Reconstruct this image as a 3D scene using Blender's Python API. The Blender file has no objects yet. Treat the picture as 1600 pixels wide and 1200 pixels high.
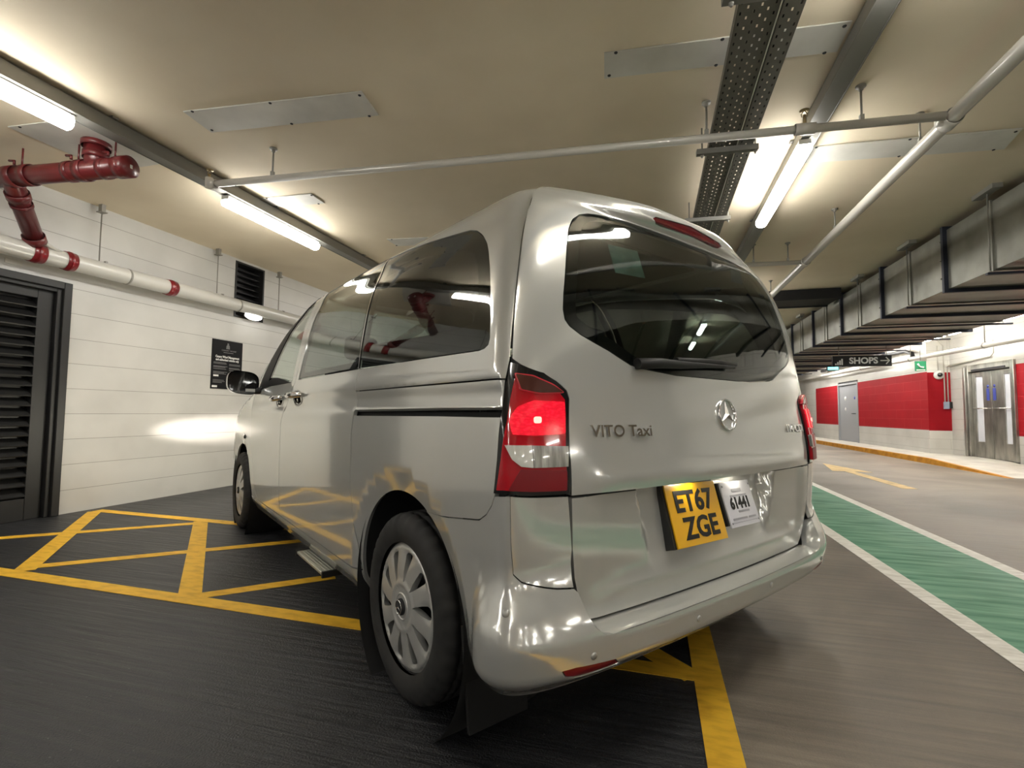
import bpy, bmesh, math, random
from mathutils import Vector, Matrix
from mathutils.geometry import delaunay_2d_cdt
random.seed(7)
PI=math.pi
SC=bpy.context.scene; COL=SC.collection
# ------------------------------------------------------------------ camera, world, exposure
cam_d=bpy.data.cameras.new('camera'); cam=bpy.data.objects.new('camera',cam_d); COL.objects.link(cam)
cam_d.sensor_fit='HORIZONTAL'; cam_d.sensor_width=36.0; cam_d.lens=765.35/1600*36.0
cam_d.clip_start=.02; cam_d.clip_end=200
CYAW,CPIT,CROL=math.radians(-16.0404),0.057628,0.010384
_f=Vector((math.sin(CYAW)*math.cos(CPIT),math.cos(CYAW)*math.cos(CPIT),math.sin(CPIT)))
_r=Vector((math.cos(CYAW),-math.sin(CYAW),0)); _u=_r.cross(_f)
_R=_r*math.cos(CROL)+_u*math.sin(CROL); _U=-_r*math.sin(CROL)+_u*math.cos(CROL)
_m=Matrix((_R,_U,-_f)).transposed().to_4x4(); _m.translation=(0,0,1.04369)
cam.matrix_world=_m
SC.camera=cam
SC.view_settings.view_transform='Standard'; SC.view_settings.look='None'
SC.view_settings.gamma=1; SC.view_settings.use_curve_mapping=False
SC.view_settings.exposure=1.5
w=bpy.data.worlds.new('world'); SC.world=w; w.use_nodes=True
w.node_tree.nodes['Background'].inputs[0].default_value=(.9,.95,1,1)
w.node_tree.nodes['Background'].inputs[1].default_value=.03
LAMP=17.0            # brightness of the fluorescent battens
# ------------------------------------------------------------------ materials
def mat(name,col=(.5,.5,.5),rough=.5,metal=0.,coat=0.,coat_r=.05,emit=None,es=0,spec=.5):
    m=bpy.data.materials.new(name); m.use_nodes=True; b=m.node_tree.nodes['Principled BSDF']
    b.inputs['Base Color'].default_value=(*col,1); b.inputs['Roughness'].default_value=rough
    b.inputs['Metallic'].default_value=metal; b.inputs['Coat Weight'].default_value=coat; b.inputs['Coat Roughness'].default_value=coat_r
    b.inputs['Specular IOR Level'].default_value=spec
    if emit: b.inputs['Emission Color'].default_value=(*emit,1); b.inputs['Emission Strength'].default_value=es
    return m
def nd(m,t,**k):
    n=m.node_tree.nodes.new(t)
    for a,v in k.items():
        if a.startswith('i_'):
            key=a[2:].replace('_',' '); n.inputs[int(key) if key.isdigit() else key].default_value=v
        else: setattr(n,a,v)
    return n
def lk(m,a,b): m.node_tree.links.new(a,b)
def noise_col(m,c1,c2,scale=(1,1,1),nscale=5,detail=6,lo=.35,hi=.65,bump=0,bdist=.01,rough=None):
    """vary the base colour between c1 and c2 with object-space noise; optional bump / roughness spread"""
    b=m.node_tree.nodes['Principled BSDF']
    tc=nd(m,'ShaderNodeTexCoord'); mp=nd(m,'ShaderNodeMapping'); mp.inputs['Scale'].default_value=scale
    lk(m,tc.outputs['Object'],mp.inputs[0]); n=nd(m,'ShaderNodeTexNoise'); n.inputs['Scale'].default_value=nscale; n.inputs['Detail'].default_value=detail
    lk(m,mp.outputs[0],n.inputs['Vector']); r=nd(m,'ShaderNodeValToRGB')
    r.color_ramp.elements[0].position=lo; r.color_ramp.elements[1].position=hi
    r.color_ramp.elements[0].color=(*c1,1); r.color_ramp.elements[1].color=(*c2,1)
    lk(m,n.outputs['Fac'],r.inputs[0]); lk(m,r.outputs[0],b.inputs['Base Color'])
    if bump:
        bp=nd(m,'ShaderNodeBump'); bp.inputs['Strength'].default_value=bump; bp.inputs['Distance'].default_value=bdist
        lk(m,n.outputs['Fac'],bp.inputs['Height']); lk(m,bp.outputs[0],b.inputs['Normal'])
    if rough:
        mr=nd(m,'ShaderNodeMapRange'); mr.inputs['To Min'].default_value=rough[0]; mr.inputs['To Max'].default_value=rough[1]
        lk(m,n.outputs['Fac'],mr.inputs[0]); lk(m,mr.outputs[0],b.inputs['Roughness'])
    return m
def glass(name,tint,rough=0.):
    m=bpy.data.materials.new(name); m.use_nodes=True; nt=m.node_tree; nt.nodes.remove(nt.nodes['Principled BSDF'])
    out=nt.nodes['Material Output']; mx=nd(m,'ShaderNodeMixShader'); t=nd(m,'ShaderNodeBsdfTransparent'); g=nd(m,'ShaderNodeBsdfGlossy')
    t.inputs[0].default_value=(*tint,1); g.inputs['Roughness'].default_value=rough; g.inputs[0].default_value=(1,1,1,1)
    fr=nd(m,'ShaderNodeFresnel'); ge=nd(m,'ShaderNodeNewGeometry'); mr=nd(m,'ShaderNodeMapRange'); mr.inputs['To Min'].default_value=1.52; mr.inputs['To Max'].default_value=1/1.52
    lk(m,ge.outputs['Backfacing'],mr.inputs[0]); lk(m,mr.outputs[0],fr.inputs[0])
    lk(m,fr.outputs[0],mx.inputs[0]); lk(m,t.outputs[0],mx.inputs[1]); lk(m,g.outputs[0],mx.inputs[2]); lk(m,mx.outputs[0],out.inputs[0])
    return m
M={}
def car_paint():
    m=mat('silver_paint',(.64,.645,.615),.5,.3,1.,.015); a=m.node_tree.nodes['Principled BSDF']; nt=m.node_tree
    b=nd(m,'ShaderNodeBsdfPrincipled'); b.inputs['Base Color'].default_value=(.70,.705,.68,1); b.inputs['Metallic'].default_value=1.; b.inputs['Roughness'].default_value=.13
    b.inputs['Coat Weight'].default_value=1.; b.inputs['Coat Roughness'].default_value=.015
    mx=nd(m,'ShaderNodeMixShader'); mx.inputs[0].default_value=.42; lk(m,a.outputs[0],mx.inputs[1]); lk(m,b.outputs[0],mx.inputs[2]); lk(m,mx.outputs[0],nt.nodes['Material Output'].inputs[0]); return m
M['silver']=car_paint()
M['black_gloss']=mat('gloss_black',(.008,.008,.009),.12,0,.6,.05)
M['black']=mat('matt_black_plastic',(.012,.012,.012),.55)
M['board_black']=mat('notice_black',(.004,.004,.005),.5,spec=.2)
M['void']=mat('dark_inner_lining',(.006,.006,.006),.9)
M['rubber']=noise_col(mat('tyre_rubber',(.02,.02,.02),.75),(.012,.012,.012),(.024,.023,.022),nscale=14)
M['cap']=mat('wheel_cover_silver',(.52,.52,.50),.38,.5,.3,.15)
M['steel_dark']=mat('dark_steel',(.02,.02,.022),.6,.3)
M['chrome']=mat('chrome',(.75,.75,.76),.12,1.)
M['alu']=mat('brushed_aluminium',(.62,.62,.55),.38,.75)
M['seat']=noise_col(mat('seat_cloth',(.02,.02,.022),.9),(.014,.014,.016),(.028,.028,.03),nscale=60)
M['headliner']=mat('grey_headliner',(.05,.05,.047),.9)
M['dash']=mat('dark_dash_plastic',(.03,.03,.032),.7)
M['glass_dark']=glass('privacy_glass',(.53,.57,.55))
M['glass_clear']=glass('clear_green_glass',(.86,.91,.88))
M['red_lens']=mat('red_lens',(.48,.006,.016),.10,0,1.,.03)
M['red_dark']=mat('smoked_red_lens',(.10,.003,.006),.10,0,1.,.03)
M['red_lit']=mat('lit_red_lens',(.45,.004,.02),.12,0,1.,.03,emit=(1,.012,.03),es=.85)
def lit_noise(m,lo,hi):
    b=m.node_tree.nodes['Principled BSDF']; tc=nd(m,'ShaderNodeTexCoord'); n=nd(m,'ShaderNodeTexVoronoi'); n.inputs['Scale'].default_value=85; mp=nd(m,'ShaderNodeMapping'); mp.inputs['Scale'].default_value=(1,1,2.2)
    lk(m,tc.outputs['Object'],mp.inputs[0]); lk(m,mp.outputs[0],n.inputs['Vector']); mr=nd(m,'ShaderNodeMapRange'); mr.inputs['From Max'].default_value=.6; mr.inputs['To Min'].default_value=hi; mr.inputs['To Max'].default_value=lo
    lk(m,n.outputs['Distance'],mr.inputs[0]); lk(m,mr.outputs[0],b.inputs['Emission Strength'])
lit_noise(M['red_lit'],.22,.60)
M['red_core']=mat('lit_red_bulb_core',(.8,.05,.05),.12,0,1.,.03,emit=(1,.10,.08),es=3.2)
M['rev_flat']=mat('flat_reverse_lens',(.66,.655,.61),.2,0,1.,.03)
M['rim_red']=mat('bright_red_rim',(.65,.03,.05),.15,0,1.,.03)
M['rev_white']=noise_col(mat('clear_reverse_lens',(.6,.6,.55),.15,0,1.,.03),(.22,.215,.20),(.50,.49,.45),(40,40,1),2)
M['smoke']=mat('smoked_indicator_lens',(.075,.022,.016),.12,0,1.,.03)
M['reflector']=mat('red_reflector',(.22,.002,.008),.35)
M['plate_y']=mat('yellow_plate',(.78,.42,.008),.30,0,.5,.06)
M['plate_w']=mat('white_plate',(.62,.62,.68),.25,0,.8,.05)
M['ink']=mat('black_ink',(.012,.012,.012),.5)
M['grey_ink']=mat('grey_ink',(.30,.30,.33),.6)
M['white_ink']=mat('white_lettering',(.72,.72,.70),.6)
M['dim_ink']=mat('dim_grey_lettering',(.17,.17,.17),.6)
M['sticker']=noise_col(mat('teal_plastic_sticker',(.2,.4,.34),.18,0,.6,.08),(.18,.40,.34),(.50,.78,.70),scale=(1,1,2),nscale=9,lo=.4,hi=.62,bump=.5,bdist=.01)
M['sensor']=mat('parking_sensor_grey',(.40,.40,.38),.35,.4,.5,.1)
M['lamp']=mat('lit_lamp_lens',(.9,.9,.88),.5,emit=(1.0,.975,.92),es=LAMP)
M['bulkhead']=mat('lit_bulkhead_lens',(.9,.9,.88),.5,emit=(1.0,.975,.92),es=5)
M['bulb']=mat('small_lit_bulb',(.9,.9,.88),.5,emit=(1.0,.93,.75),es=14)
M['batten']=mat('white_batten_body',(.75,.74,.70),.5)
M['track']=mat('galvanised_track',(.20,.195,.175),.5,.35)
M['galv']=noise_col(mat('galvanised_duct_steel',(.4,.4,.36),.42,.55),(.19,.19,.165),(.33,.325,.285),(1,1.4,1.4),2.2,8,.3,.72)
M['flange']=mat('dark_blue_black_flange',(.022,.026,.042),.5,.3)
M['tray']=mat('perforated_tray_steel',(.145,.138,.115),.55,.4)
M['pipe_grey']=mat('painted_grey_pipe',(.52,.50,.45),.33,.1,.3,.2)
M['pipe_white']=mat('off_white_pipe',(.55,.54,.50),.3,0,.4,.2)
M['pipe_red']=noise_col(mat('dark_red_iron_pipe',(.2,.015,.014),.35,0,.3,.2),(.095,.008,.010),(.145,.015,.016),nscale=4)
M['band_red']=mat('red_band',(.20,.010,.014),.3,0,.4,.1)
M['rod']=mat('zinc_rod',(.30,.29,.26),.5,.5)
M['brass']=mat('brass_sprinkler',(.35,.27,.14),.4,.8)
M['ceil']=noise_col(mat('beige_ceiling_paint',(.4,.36,.29),.8),(.70,.605,.45),(.77,.675,.515),nscale=1.1,detail=9)
M['panel']=noise_col(mat('white_ceiling_sheet',(.6,.59,.55),.6),(.52,.505,.455),(.66,.645,.59),nscale=2.2)
M['darkdoor']=mat('black_louvre_paint',(.010,.010,.010),.5)
M['greydoor']=mat('grey_door_paint',(.30,.31,.33),.5)
M['doorsteel']=noise_col(mat('brushed_stainless',(.4,.39,.36),.32,.85),(.30,.29,.265),(.50,.49,.45),(1,1,.3),7)
M['redwall']=None
M['orange']=noise_col(mat('orange_kerb_paint',(.62,.27,.015),.6),(.46,.19,.012),(.66,.31,.025),nscale=6)
M['pave']=noise_col(mat('pale_pavement_paint',(.6,.58,.53),.45),(.48,.465,.43),(.66,.65,.6),nscale=3)
M['yellow']=noise_col(mat('yellow_road_paint',(.75,.4,.02),.6),(.58,.30,.012),(.84,.49,.03),(1,2.5,1),9,9,.25,.55,.25,.003)
M['pale_yellow']=noise_col(mat('worn_yellow_paint',(.6,.42,.16),.65),(.46,.33,.14),(.70,.50,.22),nscale=8)
M['whiteline']=noise_col(mat('white_road_paint',(.6,.58,.52),.6),(.60,.57,.50),(.86,.84,.78),scale=(1,4,1),nscale=9,detail=9,lo=.3,hi=.6)
M['green']=noise_col(mat('green_lane_paint',(.03,.2,.1),.6),(.02,.17,.09),(.20,.42,.28),(.7,5,1),3.2,10,.30,.68,.2,.003)
M['cam_white']=mat('white_dome_plastic',(.6,.6,.58),.3,0,.4,.1)
M['sign_green']=mat('green_exit_sign',(.008,.22,.09),.4,0,.3,.1)
M['cyan']=mat('lit_cyan_sign',(.1,.6,.6),.4,emit=(.1,.85,.8),es=1.5)
M['blue']=mat('blue_symbol',(.05,.07,.35),.4)
M['switch']=mat('pale_blue_switch_box',(.30,.36,.45),.4)
def block_mat(name,c,mort,bw=.45,bh=.25,ms=.006,rough=.45,offz=0,plane='yz',noise=.05):
    m=mat(name,c,rough); b=m.node_tree.nodes['Principled BSDF']
    tc=nd(m,'ShaderNodeTexCoord'); sp=nd(m,'ShaderNodeSeparateXYZ'); cb=nd(m,'ShaderNodeCombineXYZ')
    lk(m,tc.outputs['Object'],sp.inputs[0]); ad=nd(m,'ShaderNodeMath',operation='ADD'); ad.inputs[1].default_value=offz
    lk(m,sp.outputs['Z'],ad.inputs[0]); lk(m,sp.outputs['Y' if plane=='yz' else 'X'],cb.inputs[0]); lk(m,ad.outputs[0],cb.inputs[1])
    br=nd(m,'ShaderNodeTexBrick'); br.inputs['Scale'].default_value=1; br.inputs['Brick Width'].default_value=bw; br.inputs['Row Height'].default_value=bh
    br.inputs['Mortar Size'].default_value=ms; br.inputs['Mortar Smooth'].default_value=.6
    lk(m,cb.outputs[0],br.inputs['Vector'])
    n=nd(m,'ShaderNodeTexNoise'); n.inputs['Scale'].default_value=1.6; n.inputs['Detail'].default_value=8; lk(m,tc.outputs['Object'],n.inputs['Vector'])
    cr_=nd(m,'ShaderNodeMixRGB',blend_type='MULTIPLY'); cr_.inputs[0].default_value=1
    rp=nd(m,'ShaderNodeValToRGB'); rp.color_ramp.elements[0].color=(1-noise*2.4,)*3+(1,); rp.color_ramp.elements[1].color=(1,1,1,1)
    rp.color_ramp.elements[0].position=.3; rp.color_ramp.elements[1].position=.62
    lk(m,n.outputs['Fac'],rp.inputs[0])
    if c[0]>3*c[1]: b.inputs['Specular IOR Level'].default_value=.15
    br.inputs['Color1'].default_value=(*c,1); br.inputs['Color2'].default_value=tuple(k*.965 for k in c)+(1,); br.inputs['Mortar'].default_value=(*mort,1)
    lk(m,br.outputs['Color'],cr_.inputs[1]); lk(m,rp.outputs[0],cr_.inputs[2]); lk(m,cr_.outputs[0],b.inputs['Base Color'])
    bp=nd(m,'ShaderNodeBump',invert=True); bp.inputs['Strength'].default_value=.35; bp.inputs['Distance'].default_value=.004
    lk(m,br.outputs['Fac'],bp.inputs['Height']); lk(m,bp.outputs[0],b.inputs['Normal'])
    return m
M['wall']=block_mat('white_painted_blockwork',(.57,.562,.532),(.27,.262,.24),60,.2505,.0035,.4,.02,noise=.06)
M['wall_x']=block_mat('white_blockwork_crosswall',(.72,.71,.67),(.5,.49,.45),.9,.25,.005,.45,.02,'xz')
M['redwall']=block_mat('red_painted_blockwork',(.35,.008,.016),(.44,.04,.045),.9,.25,.006,.6,.02)
M['redwall_x']=block_mat('red_crosswall_paint',(.35,.008,.016),(.37,.014,.02),.9,.25,.004,.6,.02,'xz')
def floor_mat(name,c1,c2,stain,sx,rough,bump,fleck=None):
    m=mat(name,c1,.5); b=m.node_tree.nodes['Principled BSDF']; tc=nd(m,'ShaderNodeTexCoord')
    mp=nd(m,'ShaderNodeMapping'); mp.inputs['Scale'].default_value=sx; lk(m,tc.outputs['Object'],mp.inputs[0])
    n=nd(m,'ShaderNodeTexNoise'); n.inputs['Scale'].default_value=1; n.inputs['Detail'].default_value=8; n.inputs['Roughness'].default_value=.6; lk(m,mp.outputs[0],n.inputs['Vector'])
    n2=nd(m,'ShaderNodeTexNoise'); n2.inputs['Scale'].default_value=.55; n2.inputs['Detail'].default_value=9; n2.inputs['Distortion'].default_value=.6; lk(m,tc.outputs['Object'],n2.inputs['Vector'])
    r=nd(m,'ShaderNodeValToRGB'); r.color_ramp.elements[0].color=(*c1,1); r.color_ramp.elements[1].color=(*c2,1); r.color_ramp.elements[0].position=.32; r.color_ramp.elements[1].position=.7
    lk(m,n.outputs['Fac'],r.inputs[0])
    r2=nd(m,'ShaderNodeValToRGB'); r2.color_ramp.elements[0].color=(*stain,1); r2.color_ramp.elements[1].color=(1,1,1,1); r2.color_ramp.elements[0].position=.36; r2.color_ramp.elements[1].position=.58
    lk(m,n2.outputs['Fac'],r2.inputs[0]); mx=nd(m,'ShaderNodeMixRGB',blend_type='MULTIPLY'); mx.inputs[0].default_value=1
    lk(m,r.outputs[0],mx.inputs[1]); lk(m,r2.outputs[0],mx.inputs[2]); last=mx.outputs[0]
    if fleck:
        v=nd(m,'ShaderNodeTexVoronoi'); v.inputs['Scale'].default_value=38; lk(m,tc.outputs['Object'],v.inputs['Vector'])
        lt=nd(m,'ShaderNodeMath',operation='LESS_THAN'); lt.inputs[1].default_value=.085; lk(m,v.outputs['Distance'],lt.inputs[0])
        sel=nd(m,'ShaderNodeMath',operation='GREATER_THAN'); sel.inputs[1].default_value=.80; sr=nd(m,'ShaderNodeSeparateColor'); lk(m,v.outputs['Color'],sr.inputs[0]); lk(m,sr.outputs[0],sel.inputs[0])
        an=nd(m,'ShaderNodeMath',operation='MULTIPLY'); lk(m,lt.outputs[0],an.inputs[0]); lk(m,sel.outputs[0],an.inputs[1])
        m2=nd(m,'ShaderNodeMixRGB'); lk(m,an.outputs[0],m2.inputs[0]); lk(m,last,m2.inputs[1]); m2.inputs[2].default_value=(*fleck,1); last=m2.outputs[0]
    lk(m,last,b.inputs['Base Color'])
    mr=nd(m,'ShaderNodeMapRange'); mr.inputs['From Min'].default_value=.3; mr.inputs['From Max'].default_value=.7; mr.inputs['To Min'].default_value=rough[0]; mr.inputs['To Max'].default_value=rough[1]
    lk(m,n.outputs['Fac'],mr.inputs[0]); lk(m,mr.outputs[0],b.inputs['Roughness'])
    bp=nd(m,'ShaderNodeBump'); bp.inputs['Strength'].default_value=bump; bp.inputs['Distance'].default_value=.010
    n3=nd(m,'ShaderNodeTexNoise'); n3.inputs['Scale'].default_value=150; n3.inputs['Detail'].default_value=3; lk(m,tc.outputs['Object'],n3.inputs['Vector'])
    ma=nd(m,'ShaderNodeMath',operation='MULTIPLY_ADD'); ma.inputs[1].default_value=.35; lk(m,n3.outputs['Fac'],ma.inputs[0]); lk(m,n.outputs['Fac'],ma.inputs[2])
    lk(m,ma.outputs[0],bp.inputs['Height']); lk(m,bp.outputs[0],b.inputs['Normal'])
    return m
M['bay']=floor_mat('dark_rubberised_bay_surface',(.012,.0125,.015),(.038,.039,.043),(.75,.75,.75),(1.6,36,1),(.30,.55),1.0,(.22,.22,.22))
M['road']=floor_mat('brown_grey_asphalt',(.165,.138,.108),(.30,.257,.205),(.50,.50,.49),(1.5,26,1),(.42,.6),.8)
# ------------------------------------------------------------------ mesh helpers
def link(o,parent=None):
    COL.objects.link(o)
    if parent: o.parent=parent
    return o
def tag(o,label=None,cat=None,group=None,kind=None):
    if label: o['label']=label
    if cat: o['category']=cat
    if group: o['group']=group
    if kind: o['kind']=kind
    return o
def empty(name,loc=(0,0,0),rz=0):
    o=bpy.data.objects.new(name,None); o.location=loc; o.rotation_euler=(0,0,rz); o.empty_display_size=.2; return link(o)
class MB:
    """collects verts and faces of one mesh"""
    def __init__(s): s.v=[]; s.f=[]; s.sm=[]; s.mi=[]
    def add(s,vs,fs,smooth=False,mi=0):
        o=len(s.v); s.v+=[tuple(p) for p in vs]
        for f in fs: s.f.append([o+i for i in f]); s.sm.append(smooth); s.mi.append(mi)
        return s
    def box(s,a,b,mi=0):
        (x0,y0,z0),(x1,y1,z1)=a,b
        return s.add([(x0,y0,z0),(x1,y0,z0),(x1,y1,z0),(x0,y1,z0),(x0,y0,z1),(x1,y0,z1),(x1,y1,z1),(x0,y1,z1)],
            [(0,3,2,1),(4,5,6,7),(0,1,5,4),(1,2,6,5),(2,3,7,6),(3,0,4,7)],mi=mi)
    def prism(s,poly,z0,z1,mi=0):
        n=len(poly); a=sum(poly[i][0]*poly[(i+1)%n][1]-poly[(i+1)%n][0]*poly[i][1] for i in range(n))
        if a<0: poly=poly[::-1]
        return s.add([(x,y,z0) for x,y in poly]+[(x,y,z1) for x,y in poly],[tuple(range(n-1,-1,-1)),tuple(range(n,2*n))]+[(i,(i+1)%n,n+(i+1)%n,n+i) for i in range(n)],mi=mi)
    def tube(s,pts,r,seg=16,caps=True,smooth=True):
        pts=[Vector(p) for p in pts]; rs=r if isinstance(r,(list,tuple)) else [r]*len(pts); vs=[]; prev=None
        for i,p in enumerate(pts):
            d=(pts[min(i+1,len(pts)-1)]-pts[max(i-1,0)]).normalized()
            if prev is None:
                a=Vector((0,0,1)) if abs(d.z)<.9 else Vector((1,0,0)); n=d.cross(a).normalized()
            else: n=(prev-d*prev.dot(d)).normalized()
            prev=n; b=d.cross(n)
            vs+=[p+(n*math.cos(k*2*PI/seg)+b*math.sin(k*2*PI/seg))*rs[i] for k in range(seg)]
        fs=[(i*seg+k,i*seg+(k+1)%seg,(i+1)*seg+(k+1)%seg,(i+1)*seg+k) for i in range(len(pts)-1) for k in range(seg)]
        s.add(vs,fs,smooth)
        if caps:
            n=len(pts)-1; o=len(s.v)-len(vs)
            s.f.append([o+k for k in range(seg-1,-1,-1)]); s.sm.append(False); s.mi.append(0)
            s.f.append([o+n*seg+k for k in range(seg)]); s.sm.append(False); s.mi.append(0)
        return s
    def lathe(s,prof,c,axis=(1,0,0),seg=48,smooth=True,rmod=None):
        """prof: list of (radius, offset along axis)"""
        ax=Vector(axis).normalized(); a=Vector((0,0,1)) if abs(ax.z)<.9 else Vector((1,0,0)); n=ax.cross(a).normalized(); b=ax.cross(n); c=Vector(c); vs=[]
        for j,(r,h) in enumerate(prof):
            for k in range(seg):
                rr=r+(rmod(j,k) if rmod else 0)
                vs.append(c+ax*h+(n*math.cos(k*2*PI/seg)+b*math.sin(k*2*PI/seg))*rr)
        s.add(vs,[(i*seg+k,(i+1)*seg+k,(i+1)*seg+(k+1)%seg,i*seg+(k+1)%seg) for i in range(len(prof)-1) for k in range(seg)],smooth); return s
    def build(s,name,m,parent=None,bevel=0,seg=2):
        me=bpy.data.meshes.new(name); me.from_pydata(s.v,[],s.f)
        for p,a,mi in zip(me.polygons,s.sm,s.mi): p.use_smooth=a; p.material_index=mi
        for mm in (m if isinstance(m,(list,tuple)) else [m]): me.materials.append(mm)
        me.update(); o=bpy.data.objects.new(name,me); link(o,parent)
        if bevel:
            bv=o.modifiers.new('bevel','BEVEL'); bv.width=bevel; bv.segments=seg; bv.limit_method='ANGLE'; bv.angle_limit=.7
            me.polygons.foreach_set('use_smooth',[True]*len(me.polygons)); me.set_sharp_from_angle(angle=.6)
        return o
def box(name,a,b,m,parent=None,bevel=0): return MB().box(a,b).build(name,m,parent,bevel)
def text(name,s,size,m,parent,mw,sx=1,align='CENTER',bold=0.,ext=.0006):
    cu=bpy.data.curves.new(name,'FONT'); cu.body=s; cu.size=size; cu.align_x=align; cu.align_y='CENTER'; cu.offset=bold; cu.extrude=ext; cu.resolution_u=3
    t=bpy.data.objects.new(name+'_tmp',cu); COL.objects.link(t); bpy.context.view_layer.update()
    me=bpy.data.meshes.new_from_object(t.evaluated_get(bpy.context.evaluated_depsgraph_get())); bpy.data.objects.remove(t); bpy.data.curves.remove(cu)
    me.transform(mw@Matrix.Diagonal((sx,1,1,1))); me.materials.clear(); me.materials.append(m); me.name=name
    o=bpy.data.objects.new(name,me); return link(o,parent)
def frame(o,xa,ya):
    """matrix with local x along xa, y along ya, at o"""
    x=Vector(xa).normalized(); y=Vector(ya); y=(y-x*x.dot(y)).normalized(); z=x.cross(y); m=Matrix((x,y,z)).transposed().to_4x4(); m.translation=o; return m
def join_mesh(objs,name,parent):
    bm=bmesh.new()
    for o in objs: bm.from_mesh(o.data)
    me=bpy.data.meshes.new(name); bm.to_mesh(me); bm.free(); me.materials.append(objs[0].data.materials[0])
    for o in objs: bpy.data.objects.remove(o)
    o=bpy.data.objects.new(name,me); return link(o,parent)
# ------------------------------------------------------------------ van body surface (van frame: x right, y forward, z up, origin under the rear axle)
ROWS=[ # z, half width, rear y at centre, rear corner depth, front y at centre, front corner depth
(0.20,0.860,-0.640,0.165,3.86,0.62),(0.27,0.905,-0.675,0.165,3.96,0.62),(0.33,0.938,-0.695,0.165,4.02,0.62),(0.45,0.955,-0.715,0.165,4.06,0.62),
(0.65,0.963,-0.735,0.160,4.07,0.62),(0.85,0.965,-0.740,0.155,4.02,0.62),(1.00,0.963,-0.722,0.150,3.86,0.55),(1.10,0.955,-0.704,0.150,3.55,0.50),
(1.17,0.950,-0.690,0.150,3.18,0.45),(1.30,0.930,-0.664,0.150,2.98,0.42),(1.45,0.899,-0.636,0.150,2.74,0.40),(1.60,0.858,-0.602,0.155,2.48,0.38),
(1.70,0.812,-0.570,0.165,2.30,0.36),(1.77,0.780,-0.546,0.185,2.15,0.36),(1.82,0.735,-0.524,0.210,2.00,0.36),(1.855,0.650,-0.500,0.24,1.85,0.36),
(1.880,0.500,-0.440,0.24,1.65,0.36),(1.895,0.250,-0.340,0.22,1.40,0.30),(1.900,0.001,-0.200,0.10,1.10,0.10)]
NR=len(ROWS)-1; NEXP=6.0; BOW=.04; T1=0.6; T2=1.2
def crom(p0,p1,p2,p3,t): return .5*((2*p1)+(p2-p0)*t+(2*p0-5*p1+4*p2-p3)*t*t+(3*p1-p0-3*p2+p3)*t**3)
def row(v):
    v=max(0.,min(NR-1e-9,v)); i=int(v); t=v-i; g=lambda k:ROWS[max(0,min(NR,k))]
    a,b,c,d=g(i-1),g(i),g(i+1),g(i+2)
    if i==0: a=[2*b[k]-c[k] for k in range(6)]
    if i==NR-1: d=[2*c[k]-b[k] for k in range(6)]
    return [crom(a[k],b[k],c[k],d[k],t) for k in range(6)]
_vz=[(row(i*.02)[0],i*.02) for i in range(int(NR/.02)+1)]
def v_of_z(z):
    if z<=_vz[0][0]: return 0.
    lo,hi=0,len(_vz)-1
    while hi-lo>1:
        m=(lo+hi)//2
        if _vz[m][0]<z: lo=m
        else: hi=m
    a,b=_vz[lo],_vz[hi]; return a[1]+(b[1]-a[1])*min(1,(z-a[0])/max(1e-9,b[0]-a[0]))
def sup(th,n):
    c,s=math.cos(th),math.sin(th); k=(abs(c)**n+abs(s)**n)**(-1/n); return c*k,s*k
def sst(a,b,x): x=max(0.,min(1.,(x-a)/(b-a))); return x*x*(3-2*x)
def sag(y): return max(0.,min(1.,(1.3-y)/1.8))**1.5
ARC=(-.015,.34,.408); AFC=(3.22,.34,.40)
def P(t,v):
    """body surface, left half t<=T1 (t<0 side, rear corner, T1 = centre line), mirrored beyond T1; far negative t wraps round the front"""
    if t>T1:
        x,y,z=P(2*T1-t,v); return -x,y,z
    z,W,yr,d,yf,df=row(v); yc=yr+d+BOW; zk=max(0.,min(1.,(z-1.45)/.35))*.030
    if t<=0:
        tf=-(yf-df-yc)
        if t>=tf: x,y=-W,yc-t
        else:
            c,s=sup(min(1.,(tf-t)/T2)*PI/2,2.6); x,y=-W*c,yf-df+df*s
        return x,y,z-zk*sag(y)
    tq=t+.018*math.exp(-((t-.232)/.095)**2)-1.1e-4*t/T1
    c,s=sup(min(1.,tq/T1)*PI/2,NEXP); y=yc-d*s-BOW*(1-c*c); return -W*c,y,z-zk*sag(y)
def nrm(f,t,v,e=1e-3):
    a,b,c,d=f(t+e,v),f(t-e,v),f(t,v+e),f(t,v-e)
    u=Vector(a)-Vector(b); w=Vector(c)-Vector(d); n=u.cross(w); return n.normalized() if n.length>1e-12 else Vector((0,0,1))
def off(p,n,o): return p[0]+n[0]*o,p[1]+n[1]*o,p[2]+n[2]*o
def PS(t,v):
    """side: wheel arch flares, hollow below the waist crease"""
    p=P(t,v)
    if t>.2: return p
    x,y,z=p; o=0
    for (cy,cz,R) in (ARC,AFC):
        r=math.hypot(y-cy,z-cz); o-=.026*max(0.,min(1.,(.488-r)/.088))*(1-sst(.86,.95,z))
    k=1-sst(2.2,2.7,y)
    o-=.009*sst(1.035,1.060,z)*(1-sst(1.085,1.128,z))*k
    o+=.004*sst(1.128,1.14,z)*(1-sst(1.15,1.22,z))*k
    return off(p,nrm(P,t,v),o) if o else p
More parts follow.
